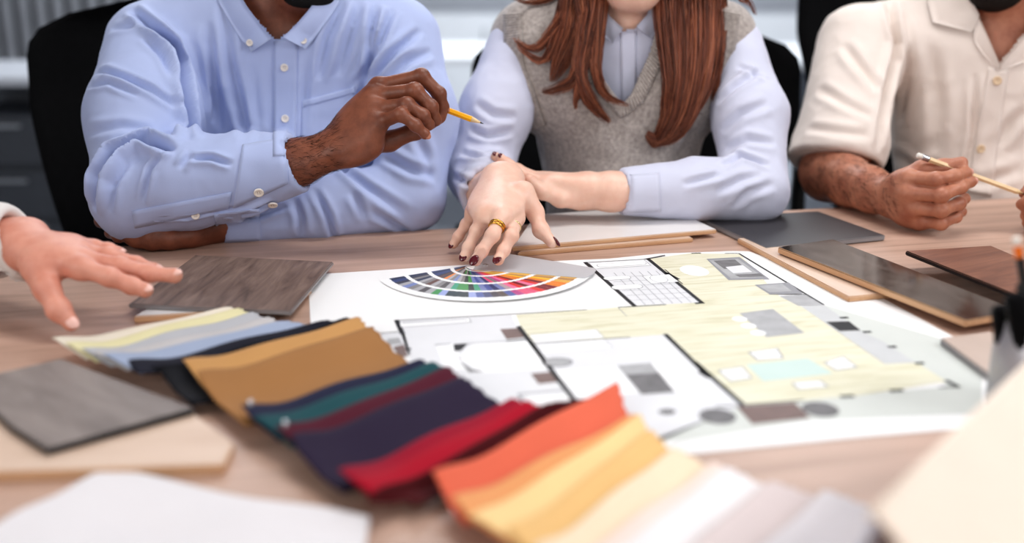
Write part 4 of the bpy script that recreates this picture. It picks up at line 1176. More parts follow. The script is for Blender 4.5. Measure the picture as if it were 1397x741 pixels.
# ------------------------------------------------------------------ man in the blue shirt
def man_blue():
    SKIN = mat_skin('deep_brown_skin', (138, 84, 62), (108, 62, 45), .10, .42, (170, 98, 78), .5)
    CLOTH = mat_cloth('light_blue_oxford_cloth', (180, 192, 228), .04, 1100, .12)
    SR, ER, CR_ = B(208, 64, 1.66), B(190, 266, 1.46), B(402, 222, 1.42)
    SL_, EL_, CL = B(548, 54, 1.68), B(560, 268, 1.57), B(300, 307, 1.485)
    WR = B(458, 203, 1.415)
    # --- shirt
    lo = np.array([-.78, 1.28, .52]); hi = np.array([.06, 1.98, 1.28]); h = .0034
    T0 = Field(lo, hi, h)
    T0.cap(SR + Vector((.07, .01, .01)), SL_ + Vector((-.06, .01, .01)), .072, .072, .03)
    T0.ell(B(388, 140, 1.71), (.185, .118, .25), None, .05); T0.ell(B(396, 310, 1.69), (.175, .125, .2), None, .06)
    T0.cap(B(300, 20, 1.72), B(372, -30, 1.74), .05, .055, .05); T0.cap(B(480, 18, 1.73), B(412, -30, 1.74), .05, .055, .05)
    T0.chain([SR, SR.lerp(ER, .5) + Vector((-.004, 0, 0)), ER], [.070, .074, .064], .035)
    T0.chain([SL_, SL_.lerp(EL_, .5) + Vector((.012, 0, 0)), EL_], [.060, .060, .052], .035)
    A0_ = T0.like()
    A0_.chain([ER, ER.lerp(CR_, .35) + Vector((0, 0, .004)), ER.lerp(CR_, .7), CR_], [.064, .0645, .052, .0405], .01)
    A1_ = T0.like(); A1_.chain([EL_, EL_.lerp(CL, .5) + Vector((0, 0, .004)), CL], [.052, .047, .031], .01)
    dR = (WR - CR_).normalized(); A0_.plane(CR_ + dR * .004, dR, .004)
    dL = (CL - EL_).normalized(); A1_.plane(CL, dL, .004)
    # hollow out the cuffs so that the wrist comes out of an opening
    A0_.cap(CR_ - dR * .012, CR_ + dR * .05, .0335, .036, .003, True); A1_.cap(CL - dL * .012, CL + dL * .05, .0255, .0265, .003, True)
    T0.merge(A1_, .012); T0.merge(A0_, .012)
    V, Q = T0.mesh(2)
    V = wrinkle(V, Q, .0016, 9, 3, (1.0, 1.0, .55)); V = wrinkle(V, Q, .0008, 26, 5)
    FL = [
        ([(119, 103), (142, 97), (174, 108), (206, 122), (246, 150)], .007, .007), ([(122, 118), (150, 112), (190, 130)], .005, .006), ([(197, 50), (222, 80), (243, 128)], .006, .007), ([(178, 12), (238, 62), (250, 138), (257, 192)], .022, .009),
        ([(150, 40), (190, 34), (226, 52)], .004, .008), ([(128, 286), (138, 243), (160, 212), (197, 196), (240, 203)], .026, .009), ([(193, 277), (206, 230), (229, 203)], .006, .006), ([(150, 290), (156, 252), (176, 222)], .005, .006),
        ([(257, 216), (290, 216), (316, 224)], .008, .005), ([(245, 230), (262, 206)], .005, .006), ([(120, 180), (165, 172), (210, 178)], .004, .009), ([(300, 296), (340, 288), (372, 276)], .007, .006), ([(316, 300), (350, 296), (395, 280)], .006, .005), ([(180, 300), (260, 296), (330, 280)], .003, .004),
        ([(303, 0), (313, 81), (330, 151), (338, 190)], .007, .011), ([(285, 30), (292, 110), (300, 180)], .006, .012), ([(270, 60), (276, 130), (282, 180)], .006, .010), ([(345, 90), (350, 150), (352, 195)], .003, .008),
        ([(513, 5), (502, 89), (482, 121)], .009, .008), ([(536, 11), (509, 81), (484, 151)], .010, .008), ([(575, 40), (540, 70), (506, 112)], .007, .008), ([(470, 0), (446, 54), (434, 110)], .007, .009), ([(492, 0), (474, 60), (462, 104)], .006, .009), ([(590, 70), (556, 84), (520, 118)], .006, .009), ([(420, 80), (416, 140), (412, 190)], .004, .008),
        ([(428, 257), (447, 294), (456, 324)], .007, .007), ([(465, 229), (502, 257), (557, 292)], .006, .009), ([(520, 210), (560, 232), (594, 240)], .006, .010), ([(500, 285), (530, 300), (560, 318)], .005, .008), ([(400, 270), (410, 295), (412, 322)], .005, .008), ([(480, 262), (500, 300)], .004, .008), ([(560, 170), (580, 210), (590, 250)], .004, .010)]
    V = folds(V, Q, [(l, a * 1.15, w * .62) for l, a, w in FL])
    V = lap(V, Q, .3)
    # neckline
    Qo = cut(V, Q, [(322, -60), (322, -4), (374, 52), (380, 56), (386, 50), (438, 2), (445, -60)], 1.72)
    sh_bvh = bvh_of(V, Q)
    # --- skin: torso, neck, head, arms (coarse), hands (fine)
    G = Field(np.array([-.74, 1.30, .5]), np.array([.04, 2.0, 1.50]), .006)
    G.cap(SR + Vector((.07, .01, .0)), SL_ + Vector((-.06, .01, .0)), .058, .058, .03); G.ell(B(388, 140, 1.71), (.17, .106, .24), None, .05); G.ell(B(396, 310, 1.69), (.16, .112, .2), None, .05)
    G.cap(B(310, 30, 1.72), B(375, -25, 1.73), .036, .045, .05); G.cap(B(470, 30, 1.73), B(410, -25, 1.73), .036, .045, .05)
    G.chain([SR, ER], [.052, .045], .03); G.chain([SL_, EL_], [.048, .040], .03)
    CtR = ER.lerp(CR_, .45); CtL = EL_.lerp(CL, .5)
    G.chain([ER, ER.lerp(CR_, .7)], [.045, .038], .01); G.chain([EL_, EL_.lerp(CL, .75)], [.040, .032], .01)
    G.chain([B(384, 60, 1.70), B(388, 0, 1.68), B(405, -60, 1.70)], [.058, .058, .060], .03)
    hp, hR = add_head(G, B(420, 8, 1.60), .12, .12)
    Vc, Qc = G.mesh(2)
    # right hand, index uppermost, pencil pinched behind the middle finger
    H = Field(np.array(B(225, 300, 1.52)) * [1, 1, 1] - [0.0, .16, .03], np.array(B(640, 60, 1.52)) + [0.0, .10, .03], .0015)
    mc = [B(517, 118, 1.462), B(510, 131, 1.447), B(512, 149, 1.430), B(516, 168, 1.416)]
    fg = [[B(575, 104, 1.452), B(599, 128, 1.450), B(605, 146, 1.455)],
          [B(566, 124, 1.428), B(588, 146, 1.426), B(594, 164, 1.434)],
          [B(555, 143, 1.410), B(577, 158, 1.408), B(585, 170, 1.416)],
          [B(547, 156, 1.396), B(567, 171, 1.392), B(580, 183, 1.396)]]
    th = [B(492, 196, 1.440), B(531, 193, 1.450), B(567, 178, 1.452), B(600, 160, 1.455)]
    tips = build_hand(H, WR, [CR_.lerp(ER, .75), CR_.lerp(ER, .3), CR_], mc, fg, th, 1.12, .031, .040, .006, heel=[(B(487, 205, 1.414), .021), (B(505, 196, 1.415), .019), (B(478, 190, 1.42), .02)])
    VR, QR = H.mesh(2)
    # left hand, under the right elbow, fingers curling up behind it
    H2 = Field(np.array(B(95, 345, 1.49)) - [0, .10, .01], np.array(B(470, 250, 1.49)) + [0, .12, .02], .002)
    WL = B(272, 318, 1.462)
    mc2 = [B(212, 316, 1.425), B(206, 320, 1.448), B(206, 322, 1.470), B(210, 322, 1.490)]
    fg2 = [[B(178, 322, 1.425), B(162, 322, 1.435), B(150, 318, 1.448)], [B(166, 318, 1.455), B(148, 306, 1.470), B(140, 292, 1.482)],
           [B(160, 316, 1.482), B(138, 302, 1.495), B(131, 286, 1.505)], [B(166, 316, 1.505), B(146, 304, 1.515), B(138, 290, 1.522)]]
    th2 = [B(258, 322, 1.440), B(232, 328, 1.425), B(208, 330, 1.420), B(186, 331, 1.424)]
    tips2 = build_hand(H2, WL, [CL.lerp(EL_, .8), CL.lerp(EL_, .35), CL.lerp(WL, .3)], mc2, fg2, th2, 1.05, .027, .032)
    VL, QL = H2.mesh(2)
    me = weld('person', [(Vc, Qc), (VR, QR), (VL, QL)], [(CtR, CR_ - ER, .085, 0), (CtL, CL - EL_, .075, 1)], SKIN, (B(390, 300, 1.70).x, 1.70, .49))
    tag(me, 'person in a light blue button-down shirt, holding a yellow pencil', 'person')
    shirt = mk('shirt', V, Qo, CLOTH, me)
    # collar leaves, band, placket, pocket, buttons
    def lift(a, b): return .004 + .010 * (1 - b) + .004 * b
    for nm, q in (('collar', [(300, -24), (334, -4), (349, 50), (340, 70)]),):
        pass
    def leaf(inner, outer):
        """collar leaf between its fold line and its free edge (photo polylines)"""
        Vv = []; nI = len(inner); M_ = 6
        for i in range(nI):
            p0, n0 = hit(sh_bvh, *inner[i]); p1, n1 = hit(sh_bvh, *outer[i])
            if p0 is None or p1 is None: continue
            for j in range(M_ + 1):
                t = j / M_; n = n0.lerp(n1, t).normalized()
                Vv.append(p0.lerp(p1, t) + n * (.013 * (1 - t) ** 1.2 + .0035 + .003 * math.sin(math.pi * t)))
        k = len(Vv) // (M_ + 1); Fv = []; o = len(Vv)
        nrm = n0
        Vv += [v - nrm * .0013 for v in Vv]
        for i in range(k - 1):
            for j in range(M_):
                q = i * (M_ + 1) + j; f = (q, q + 1, q + M_ + 2, q + M_ + 1); Fv += [f, tuple(x + o for x in f[::-1])]
        rim = [j for j in range(M_)] + [i * (M_ + 1) + M_ for i in range(k - 1)] + [(k - 1) * (M_ + 1) + M_ - j for j in range(M_)] + [(k - 1 - i) * (M_ + 1) for i in range(k - 1)]
        for i in range(len(rim)): Fv.append((rim[i], rim[(i + 1) % len(rim)], rim[(i + 1) % len(rim)] + o, rim[i] + o))
        return Vv, Fv
    cl = mk('collar', *leaf([(312, -36), (326, -10), (340, 14), (356, 34), (374, 52)], [(286, -24), (300, 6), (318, 34), (330, 56), (343, 71)]), CLOTH, shirt)
    c2 = mk('collar', *leaf([(450, -34), (438, 0), (420, 20), (404, 36), (387, 51)], [(476, -26), (462, 4), (446, 28), (432, 50), (417, 67)]), CLOTH, shirt)
    pl = patch(sh_bvh, (374, 56), (406, 52), (404, 212), (373, 214), 6, 40, .0022, .003); mk('placket', *pl, CLOTH, shirt)
    pk = patch(sh_bvh, (412, 138), (484, 118), (480, 205), (410, 205), 14, 16, .0022, .003); mk('pocket', *pk, CLOTH, shirt)
    pkt = patch(sh_bvh, (412, 138), (484, 118), (484, 127), (412, 147), 14, 3, .0030, .003); mk('pocket_hem', *pkt, CLOTH, shirt)
    for x, y in ((388, 92), (389, 162)): button(sh_bvh, x, y, .0058, M_BTN, shirt, .0032)
    for x, y in ((342, 58), (414, 55)): button(sh_bvh, x, y, .0050, M_BTN, shirt, .0085)
    button(sh_bvh, 356, 46, .0056, M_BTN, shirt, .005)
    cf = patch(sh_bvh, (331, 198), (391, 188), (393, 250), (318, 284), 12, 12, .0018, .0025); cuff = mk('cuff', *cf, CLOTH, shirt)
    for x, y in ((353, 261), (372, 277)): button(sh_bvh, x, y, .0066, M_BTN, shirt, .0034)
    sp_ = patch(sh_bvh, (180, 288), (316, 262), (312, 285), (184, 311), 20, 4, .0014, .0022); mk('sleeve_placket', *sp_, CLOTH, shirt)
    button(sh_bvh, 267, 293, .0056, M_BTN, shirt, .003)
    cfl = patch(sh_bvh, (292, 292), (354, 284), (356, 329), (297, 330), 10, 8, .0016, .0022); mk('cuff', *cfl, CLOTH, shirt)
    NAIL = mat_plain('pale_brown_nail', (186, 130, 108), .3)
    make_nails(tips, [Vector((.75, -.1, .5)), Vector((.6, -.7, .1)), Vector((.4, -.9, 0)), Vector((.5, -.85, -.1)), Vector((.1, .6, -.5))], NAIL, me, (0, 3))
    hair = mat_plain('black_curly_hair', (14, 11, 10), .85, bump=.6, bscale=300)
    # hair cap and beard
    Hf = Field(np.array(hp(0, .05, .1)) - .17, np.array(hp(0, .05, .1)) + .17, .006)
    Hf.ell(hp(0, .092, .150), (.081, .100, .090), hR, .01); Hf.ell(hp(0, -.03, .11), (.06, .075, .075), hR, .01, True)
    mk('hair', *Hf.mesh(1), hair, me)
    Hb = Field(np.array(hp(0, .05, .05)) - .12, np.array(hp(0, .05, .05)) + .12, .004)
    Hb.ell(hp(0, .022, .016), (.036, .030, .028), hR, .02)
    for k in (-1, 1): Hb.cap(hp(k * .060, .075, .06), hp(k * .022, .018, .014), .014, .016, .02)
    Hb.cap(hp(-.024, -.002, .064), hp(.024, -.002, .064), .0055, .0055, .008); Hb.cap(hp(-.024, .0, .064), hp(-.03, .01, .03), .005, .008, .01); Hb.cap(hp(.024, .0, .064), hp(.03, .01, .03), .005, .008, .01)
    mk('beard', *Hb.mesh(1), hair, me)
    eyes(hp, hR, 1.0, me)
    arm_hair('arm_hair', VR, QR, lambda C: (proj(C)[:, 0] > 388) & (proj(C)[:, 0] < 462) & (C[:, 1] < 1.43), WR - CR_ + Vector((0, 0, -.02)), mat_plain('black_arm_hair', (20, 14, 12), .7), me, 420, .011, .00016)
    kn = [Vector((-.52, 1.28, .56)), Vector((-.27, 1.28, .56))]; ft = [Vector((-.52, 1.36, .10)), Vector((-.26, 1.34, .10))]
    mk('trousers', *lower_body((-.395, 1.72, .585), kn, ft), M_TROU, me); shoes(ft, M_SHOE, me)
    # pencil
    tip = B(660, 169, 1.452); dd = (B(602, 147, 1.462) - tip).normalized()
    pencil(tip, tip + dd * .118, M_YEL, 'yellow pencil held by the man in the blue shirt, tip pointing right', r=.0043)
    return me
man_blue()
# ------------------------------------------------------------------ woman in the grey vest
def woman():
    SKIN = mat_skin('fair_skin', (238, 200, 181), (229, 184, 164), .15, .45, (230, 152, 136), .45)
    CLOTH = mat_cloth('pale_blue_shirting', (207, 209, 227), .03, 1100, .10)
    SR, ER, CR_ = B(706, 64, 1.75), B(655, 236, 1.66), B(668, 262, 1.545)
    SL_, EL_, CL = B(1000, 66, 1.77), B(1030, 258, 1.60), B(848, 262, 1.545)
    WR = B(685, 246, 1.478)
    h = .0034
    lo = np.array([-.14, 1.40, .50]); hi = np.array([.52, 2.0, 1.30])
    # shirt
    T0 = Field(lo, hi, h)
    NB_ = B(858, 10, 1.76)
    T0.cap(SR + Vector((.05, .01, .0)), SL_ + Vector((-.05, .01, .0)), .050, .050, .03); T0.ell(B(848, 120, 1.775), (.135, .088, .22), None, .05); T0.ell(B(845, 300, 1.74), (.11, .085, .18), None, .05)
    T0.cap(B(800, 20, 1.77), B(845, -30, 1.77), .036, .040, .04); T0.cap(B(915, 20, 1.77), B(870, -30, 1.77), .036, .040, .04)
    T0.chain([SR, SR.lerp(ER, .5) + Vector((-.004, 0, 0)), ER], [.047, .053, .050], .03); T0.chain([SL_, SL_.lerp(EL_, .5) + Vector((.010, 0, 0)), EL_], [.047, .053, .050], .03)
    A0_ = T0.like(); A0_.chain([ER, CR_], [.050, .044], .01); A1_ = T0.like(); A1_.chain([EL_, EL_.lerp(CL, .45) + Vector((0, 0, .002)), CL], [.050, .045, .0325], .01)
    dR = (CR_ - ER).normalized(); dR = (dR + Vector((.35, 0, 0))).normalized(); dL = (CL - EL_).normalized()
    A0_.plane(CR_, dR, .004); A1_.plane(CL, dL, .004)
    A0_.cap(CR_ - dR * .02, CR_ + dR * .06, .036, .038, .003, True); A1_.cap(CL - dL * .012, CL + dL * .05, .0265, .0265, .003, True)
    T0.merge(A0_, .012); T0.merge(A1_, .012)
    V, Q = T0.mesh(2)
    V = wrinkle(V, Q, .0020, 10, 13, (1, 1, .6)); V = wrinkle(V, Q, .0009, 26, 15)
    FL = [([(640, 176), (665, 186), (700, 178)], .006, .007), ([(648, 140), (672, 156), (706, 160)], .005, .008), ([(628, 208), (656, 216), (690, 210)], .006, .007), ([(618, 240), (640, 250), (652, 262)], .005, .006),
          ([(985, 226), (1010, 214), (1050, 226)], .008, .006), ([(978, 140), (1000, 120), (1040, 96)], .006, .008), ([(985, 180), (1010, 156), (1050, 140)], .005, .009), ([(990, 205), (1020, 190), (1058, 196)], .005, .008),
          ([(930, 252), (952, 246), (985, 238)], .005, .006), ([(975, 262), (1010, 246), (1040, 240)], .005, .008), ([(1000, 284), (1020, 262), (1058, 250)], .004, .008), ([(620, 292), (634, 270), (644, 250)], .004, .006), ([(1005, 90), (1030, 100), (1046, 110)], .004, .006)]
    V = lap(folds(V, Q, [(l, a * 1.1, w * .68) for l, a, w in FL]), Q, .3)
    Qo = cut(V, Q, [(826, -60), (826, 22), (848, 42), (866, 40), (884, 18), (884, -60)], 1.79)
    sb = bvh_of(V, Q)
    # skin
    G = Field(np.array([-.12, 1.42, .5]), np.array([.5, 2.0, 1.50]), .006)
    G.cap(SR + Vector((.05, .01, .0)), SL_ + Vector((-.05, .01, .0)), .040, .040, .03); G.ell(B(848, 120, 1.775), (.122, .078, .21), None, .05); G.ell(B(845, 300, 1.74), (.1, .075, .18), None, .05)
    G.chain([SR, ER], [.038, .034], .03); G.chain([SL_, EL_], [.038, .034], .03)
    G.chain([ER, ER.lerp(CR_, .9)], [.034, .031], .01); G.chain([EL_, EL_.lerp(CL, .75)], [.036, .030], .01)
    G.chain([B(858, 60, 1.775), B(858, 12, 1.75), B(864, -60, 1.765)], [.044, .043, .047], .03)
    hp, hR = add_head(G, B(866, 8, 1.66), -.02, .16, .93)
    Vc, Qc = G.mesh(2)
    # right hand reaching to the colour fan
    H = Field(np.array([-.12, 1.30, .752]), np.array([.09, 1.66, .94]), .0013)
    mc = [W(704, 298, .808), W(684, 297, .817), W(662, 295, .815), W(646, 291, .807)]
    zt = .7672
    fg = [[W(698, 322, .797), W(687, 342, .780), W(680, 354.5, .7705)], [W(672, 321, .800), W(657, 343, .781), W(649, 355.5, .7705)],
          [W(650, 315, .797), W(639, 338, .777), W(634, 350, .767)], [W(636, 306, .789), W(625, 323, .773), W(619, 333, .763)]]
    th = [W(714, 262, .835), W(730, 290, .808), W(738, 314, .789), W(753, 331, .776)]
    tips = build_hand(H, WR, [CR_.lerp(ER, .6), CR_], mc, fg, th, .95, .0305, .034, .006, flat=.72, kb=1.0)
    VR, QR = H.mesh(2)
    # left hand, behind the right wrist
    H2 = Field(np.array(B(665, 320, 1.57)) - [0, .10, .0], np.array(B(935, 200, 1.57)) + [0, .10, .03], .0017)
    WL = B(800, 260, 1.548)
    mc2 = [B(746, 250, 1.528), B(738, 246, 1.545), B(738, 250, 1.563), B(744, 262, 1.578)]
    fg2 = [[B(712, 238, 1.535), B(696, 226, 1.538), B(683, 216, 1.535)], [B(706, 232, 1.553), B(690, 222, 1.556), B(676, 214, 1.553)],
           [B(706, 240, 1.572), B(690, 232, 1.574), B(678, 226, 1.574)], [B(716, 258, 1.584), B(702, 256, 1.586), B(692, 252, 1.586)]]
    th2 = [B(788, 272, 1.535), B(764, 272, 1.520), B(740, 262, 1.512), B(722, 245, 1.508)]
    tips2 = build_hand(H2, WL, [CL.lerp(EL_, .7), CL.lerp(EL_, .3), CL.lerp(WL, .3)], mc2, fg2, th2, .95, .0275, .0305, .006, flat=.85, kb=1.0)
    VL, QL = H2.mesh(2)
    me = weld('person', [(Vc, Qc), (VR, QR), (VL, QL)], [(ER.lerp(CR_, .45), CR_ - ER, .07, 0), (EL_.lerp(CL, .45), CL - EL_, .07, 1)], SKIN, (B(850, 300, 1.76).x, 1.80, .49))
    tag(me, 'person with long auburn hair in a grey knitted vest, fingertips on the colour fan', 'person')
    shirt = mk('shirt', V, Qo, CLOTH, me)
    # knitted vest
    K = Field(lo, hi, .0034)
    K.cap(B(724, 56, 1.765), B(976, 56, 1.78), .066, .066, .03); K.ell(B(848, 120, 1.775), (.148, .100, .23), None, .05); K.ell(B(845, 300, 1.74), (.122, .097, .19), None, .05)
    for x in (792, 904): K.ell(B(x, 128, 1.715), (.06, .048, .062), None, .05)
    K.ell(B(730, 104, 1.735), (.047, .05, .085), None, .03); K.ell(B(962, 102, 1.750), (.046, .05, .085), None, .03)
    for x0 in (708, 1002): K.cap(B(x0 - 26 * (1 if x0 < 800 else -1), 260, 1.70), B(x0 - 34 * (1 if x0 < 800 else -1), 165, 1.72), .040, .032, .03, True)
    VK, QK = K.mesh(2)
    VK = wrinkle(VK, QK, .0022, 8, 21, (1, 1, .7))
    VK = lap(folds(VK, QK, [([(716, 150), (726, 190), (744, 224)], .004, .009), ([(800, 215), (850, 222), (900, 212)], .003, .012), ([(950, 150), (938, 190), (920, 220)], .004, .010), ([(830, 190), (850, 200), (880, 196)], .003, .012)]), QK, .3)
    kb = bvh_of(VK, QK)
    QKo = cut(VK, QK, [(806, -70), (814, 40), (816, 100), (848, 142), (862, 128), (888, 70), (900, 20), (904, -70)], 1.80)
    s = NT('grey_heather_knit'); mp = s.coords()
    n1 = s.add('ShaderNodeTexNoise', i_Scale=150.0, i_Detail=6.0, i_Roughness=.75); s.link(mp, 'Vector', n1, 'Vector')
    r = s.ramp(n1, 'Fac', [(.3, lin((142, 133, 129))), (.52, lin((176, 167, 162))), (.75, lin((206, 198, 192)))]); s.link(r, 'Color', s.b, 'Base Color')
    n2 = s.add('ShaderNodeTexNoise', i_Scale=420.0, i_Detail=3.0); s.link(mp, 'Vector', n2, 'Vector'); s.bump(n2, 'Fac', .7, .0012)
    s.b.inputs['Roughness'].default_value = .95; s.b.inputs['Sheen Weight'].default_value = .4; s.b.inputs['Specular IOR Level'].default_value = .1
    KNIT = s.m
    vest = mk('vest', VK, QKo, KNIT, me)
    # ribbed bands at neck and armholes: separate little ribs of yarn
    def rib(name, a, b, n, w, off=.002):
        """a: inner photo polyline, b: outer one; ribs run across"""
        vf = []
        def at(L, t):
            d = [0]
            for i in range(len(L) - 1): d.append(d[-1] + math.dist(L[i], L[i + 1]))
            x = t * d[-1]
            for i in range(len(L) - 1):
                if x <= d[i + 1] + 1e-9:
                    f = (x - d[i]) / (d[i + 1] - d[i]); return (L[i][0] + (L[i + 1][0] - L[i][0]) * f, L[i][1] + (L[i + 1][1] - L[i][1]) * f)
            return L[-1]
        for k in range(n):
            t = (k + .5) / n; p, q = at(a, t), at(b, t); pts = []
            for j in range(5):
                f = j / 4; P, N_ = hit(kb, p[0] + (q[0] - p[0]) * f, p[1] + (q[1] - p[1]) * f)
                if P is not None: pts.append(P + N_ * off)
            if len(pts) > 2 and max((pts[i + 1] - pts[i]).length for i in range(len(pts) - 1)) < .02: vf.append(tube(pts, w, 6))
        if vf: mk(name, *join(*vf), KNIT, vest)
    rib('ribbed_neckband', [(900, 10), (888, 70), (862, 128), (848, 143)], [(918, 14), (906, 80), (876, 142), (850, 160)], 34, .0026)
    rib('ribbed_neckband', [(811, 10), (815, 60), (817, 100), (848, 143)], [(796, 14), (799, 64), (802, 110), (848, 162)], 34, .0026)
    rib('ribbed_armband', [(688, 20), (690, 90), (712, 146), (728, 176)], [(712, 18), (714, 84), (732, 132), (744, 170)], 46, .0024)
    rib('ribbed_armband', [(1008, 20), (1000, 80), (980, 130), (966, 160)], [(986, 16), (980, 74), (962, 120), (952, 152)], 44, .0024)
    # collar, front placket, cuffs
    def flat(name, poly_in, poly_out, l0=.010, l1=.0045):
        Vv = []; M_ = 5; nn = None
        for a, b in zip(poly_in, poly_out):
            p0, n0 = hit(sb, *a); p1, n1 = hit(sb, *b)
            if p0 is None or p1 is None: continue
            for j in range(M_ + 1):
                t = j / M_; n = n0.lerp(n1, t).normalized(); nn = n; Vv.append(p0.lerp(p1, t) + n * (l0 * (1 - t) + l1))
        k = len(Vv) // (M_ + 1); o = len(Vv); Vv += [v - nn * .0012 for v in Vv]; Fv = []
        for i in range(k - 1):
            for j in range(M_):
                q = i * (M_ + 1) + j; f = (q, q + 1, q + M_ + 2, q + M_ + 1); Fv += [f, tuple(x + o for x in f[::-1])]
        rim = [j for j in range(M_)] + [i * (M_ + 1) + M_ for i in range(k - 1)] + [(k - 1) * (M_ + 1) + M_ - j for j in range(M_)] + [(k - 1 - i) * (M_ + 1) for i in range(k - 1)]
        for i in range(len(rim)): Fv.append((rim[i], rim[(i + 1) % len(rim)], rim[(i + 1) % len(rim)] + o, rim[i] + o))
        return mk(name, Vv, Fv, CLOTH, shirt)
    flat('collar', [(822, -20), (824, 8), (832, 26), (848, 41)], [(806, -10), (812, 30), (824, 50), (836, 60)])
    flat('collar', [(890, -20), (886, 6), (880, 24), (866, 39)], [(906, -8), (902, 24), (894, 44), (888, 54)])
    pl = patch(sb, (846, 44), (868, 42), (868, 140), (848, 144), 5, 20, .0016, .0025); mk('placket', *pl, CLOTH, shirt)
    pc = patch(sb, (848, 240), (900, 236), (902, 288), (849, 291), 8, 8, .0014, .0022); mk('cuff', *pc, CLOTH, shirt)
    # nails and rings
    NAIL = mat_plain('dark_red_nail_varnish', (92, 16, 30), .12, spec=.7)
    up = Vector((0, -.35, 1)); fw = (mc[1] - WR).normalized()
    make_nails(tips, [Vector((-.25, -.6, .75)), Vector((-.1, -.6, .8)), Vector((-.2, -.6, .8)), Vector((-.35, -.55, .75)), Vector((.75, .35, .6))], NAIL, me, None, 1.22)
    make_nails(tips2, Vector((-.3, -.5, .8)), NAIL, me, (0, 1))
    GOLD = mat_plain('gold', (214, 166, 84), .18, metal=1.0, var=.02); GOLDP = mat_plain('pale_gold', (232, 208, 160), .22, metal=.9, var=.02)
    def ring(c, d, R, r, mat, label, pend=None):
        d = Vector(d).normalized(); x, y, _ = frame_of(d); N, n = 36, 10; Vv = []; Fv = []
        for i in range(N):
            a = 2 * math.pi * i / N; e = x * math.cos(a) + y * math.sin(a)
            for j in range(n):
                b = 2 * math.pi * j / n; Vv.append(Vector(c) + e * (R + r * math.cos(b)) + d * r * 1.15 * math.sin(b))
        for i in range(N):
            for j in range(n):
                Fv.append((i * n + j, ((i + 1) % N) * n + j, ((i + 1) % N) * n + (j + 1) % n, i * n + (j + 1) % n)[::-1])
        return tag(mk('ring', Vv, Fv, mat, me), label)
    d1 = fg[1][0] - mc[1]
    ring(mc[1] + d1 * .44, d1, .0094, .0017, GOLD, 'gold ring on the middle finger'); ring(mc[1] + d1 * .58, d1, .0093, .0017, GOLD, 'second gold ring on the middle finger')
    d0 = fg[0][0] - mc[0]; ring(mc[0] + d0 * .50, d0, .0090, .0010, GOLDP, 'thin pale gold ring on the index finger')
    # hair: locks over the chest
    HM = NT('auburn_hair'); mp = HM.coords(scale=(1, 1, .15)); nz = HM.add('ShaderNodeTexNoise', i_Scale=160.0, i_Detail=3.0); HM.link(mp, 'Vector', nz, 'Vector')
    rr = HM.ramp(nz, 'Fac', [(.28, lin((78, 42, 29))), (.5, lin((134, 78, 56))), (.74, lin((188, 122, 90)))]); HM.link(rr, 'Color', HM.b, 'Base Color')
    HM.b.inputs['Roughness'].default_value = .42; HM.b.inputs['Specular IOR Level'].default_value = .5; HM = HM.m
    R_ = random.Random(5); S = []
    def spot(x, y, lift):
        p, n = hit(kb, x, y)
        if p is None or p.y > 1.80 or p.y < 1.5: p = B(x, y, 1.70); n = Vector((0, -1, .2))
        return p + Vector((0, -1, .15)).normalized() * lift
    def lock(cl, wl, n, lift=.012, jit=1.0, rad=1.0):
        """cl: photo centre line, wl: half widths in photo pixels along it"""
        base = [spot(x, y, lift) for x, y in cl]
        k_ = -1 if cl[0][0] < 866 else 1
        base = [hp(k_ * .035, .075, .235), hp(k_ * .078, .060, .150), hp(k_ * .088, .055, .075)] + base[0:]; wl = [16, 22, 24] + list(wl)
        m = len(base)
        for _ in range(n * 2):
            u = R_.uniform(-1, 1); dz = R_.uniform(-.6, 1.0) * math.sqrt(max(0, 1 - u * u)); end = R_.uniform(.80, 1.0); ph = R_.uniform(0, 6.28); am = R_.uniform(0, 3.4) * jit; st = []
            K_ = 26
            for k in range(K_):
                t = k / (K_ - 1) * end * (m - 1); i = min(int(t), m - 2); f = t - i
                # Catmull-Rom
                a0, a1, a2, a3 = [base[max(0, min(m - 1, i + q))] for q in (-1, 0, 1, 2)]
                p = .5 * ((2 * a1) + (a2 - a0) * f + (2 * a0 - 5 * a1 + 4 * a2 - a3) * f * f + (3 * a1 - a0 - 3 * a2 + a3) * f ** 3)
                w_ = wl[i] + (wl[i + 1] - wl[i]) * f
                tan = (a2 - a1).normalized(); sd = Vector((0, -1, 0)).cross(tan); sd.normalize()
                p = p + sd * ((u * w_ + am * math.sin(k * .36 + ph)) / 890) + Vector((0, -dz * .011 * min(1, w_ / 14), 0))
                st.append((p, (1 - .75 * (k / (K_ - 1)) ** 3) * rad))
            S.append(st)
    lock([(800, -60), (790, 0), (782, 40), (766, 80), (752, 112)], [26, 26, 20, 14, 3], 190)
    lock([(812, -60), (808, 0), (798, 50), (790, 100), (806, 140), (832, 168)], [16, 16, 13, 9, 9, 2], 150)
    lock([(806, -60), (800, 20), (796, 70), (782, 108), (758, 122), (738, 126)], [14, 12, 10, 8, 5, 1], 70)
    lock([(820, -60), (818, 0), (814, 50), (812, 95), (826, 130), (858, 143)], [10, 10, 8, 6, 5, 1], 80)
    lock([(790, -40), (770, 20), (740, 60), (722, 66), (702, 54)], [14, 10, 5, 3, 1], 36)
    lock([(784, -40), (762, 40), (742, 82), (716, 72), (700, 52)], [12, 8, 4, 2, 1], 26)
    lock([(780, -30), (752, -4), (722, 4), (700, -2)], [10, 6, 4, 1], 24)
    lock([(800, 40), (794, 90), (786, 130), (784, 150)], [8, 7, 4, 1], 36)
    lock([(935, -60), (934, 0), (936, 60), (934, 110), (922, 160), (898, 192), (880, 182)], [44, 42, 38, 32, 24, 10, 3], 420)
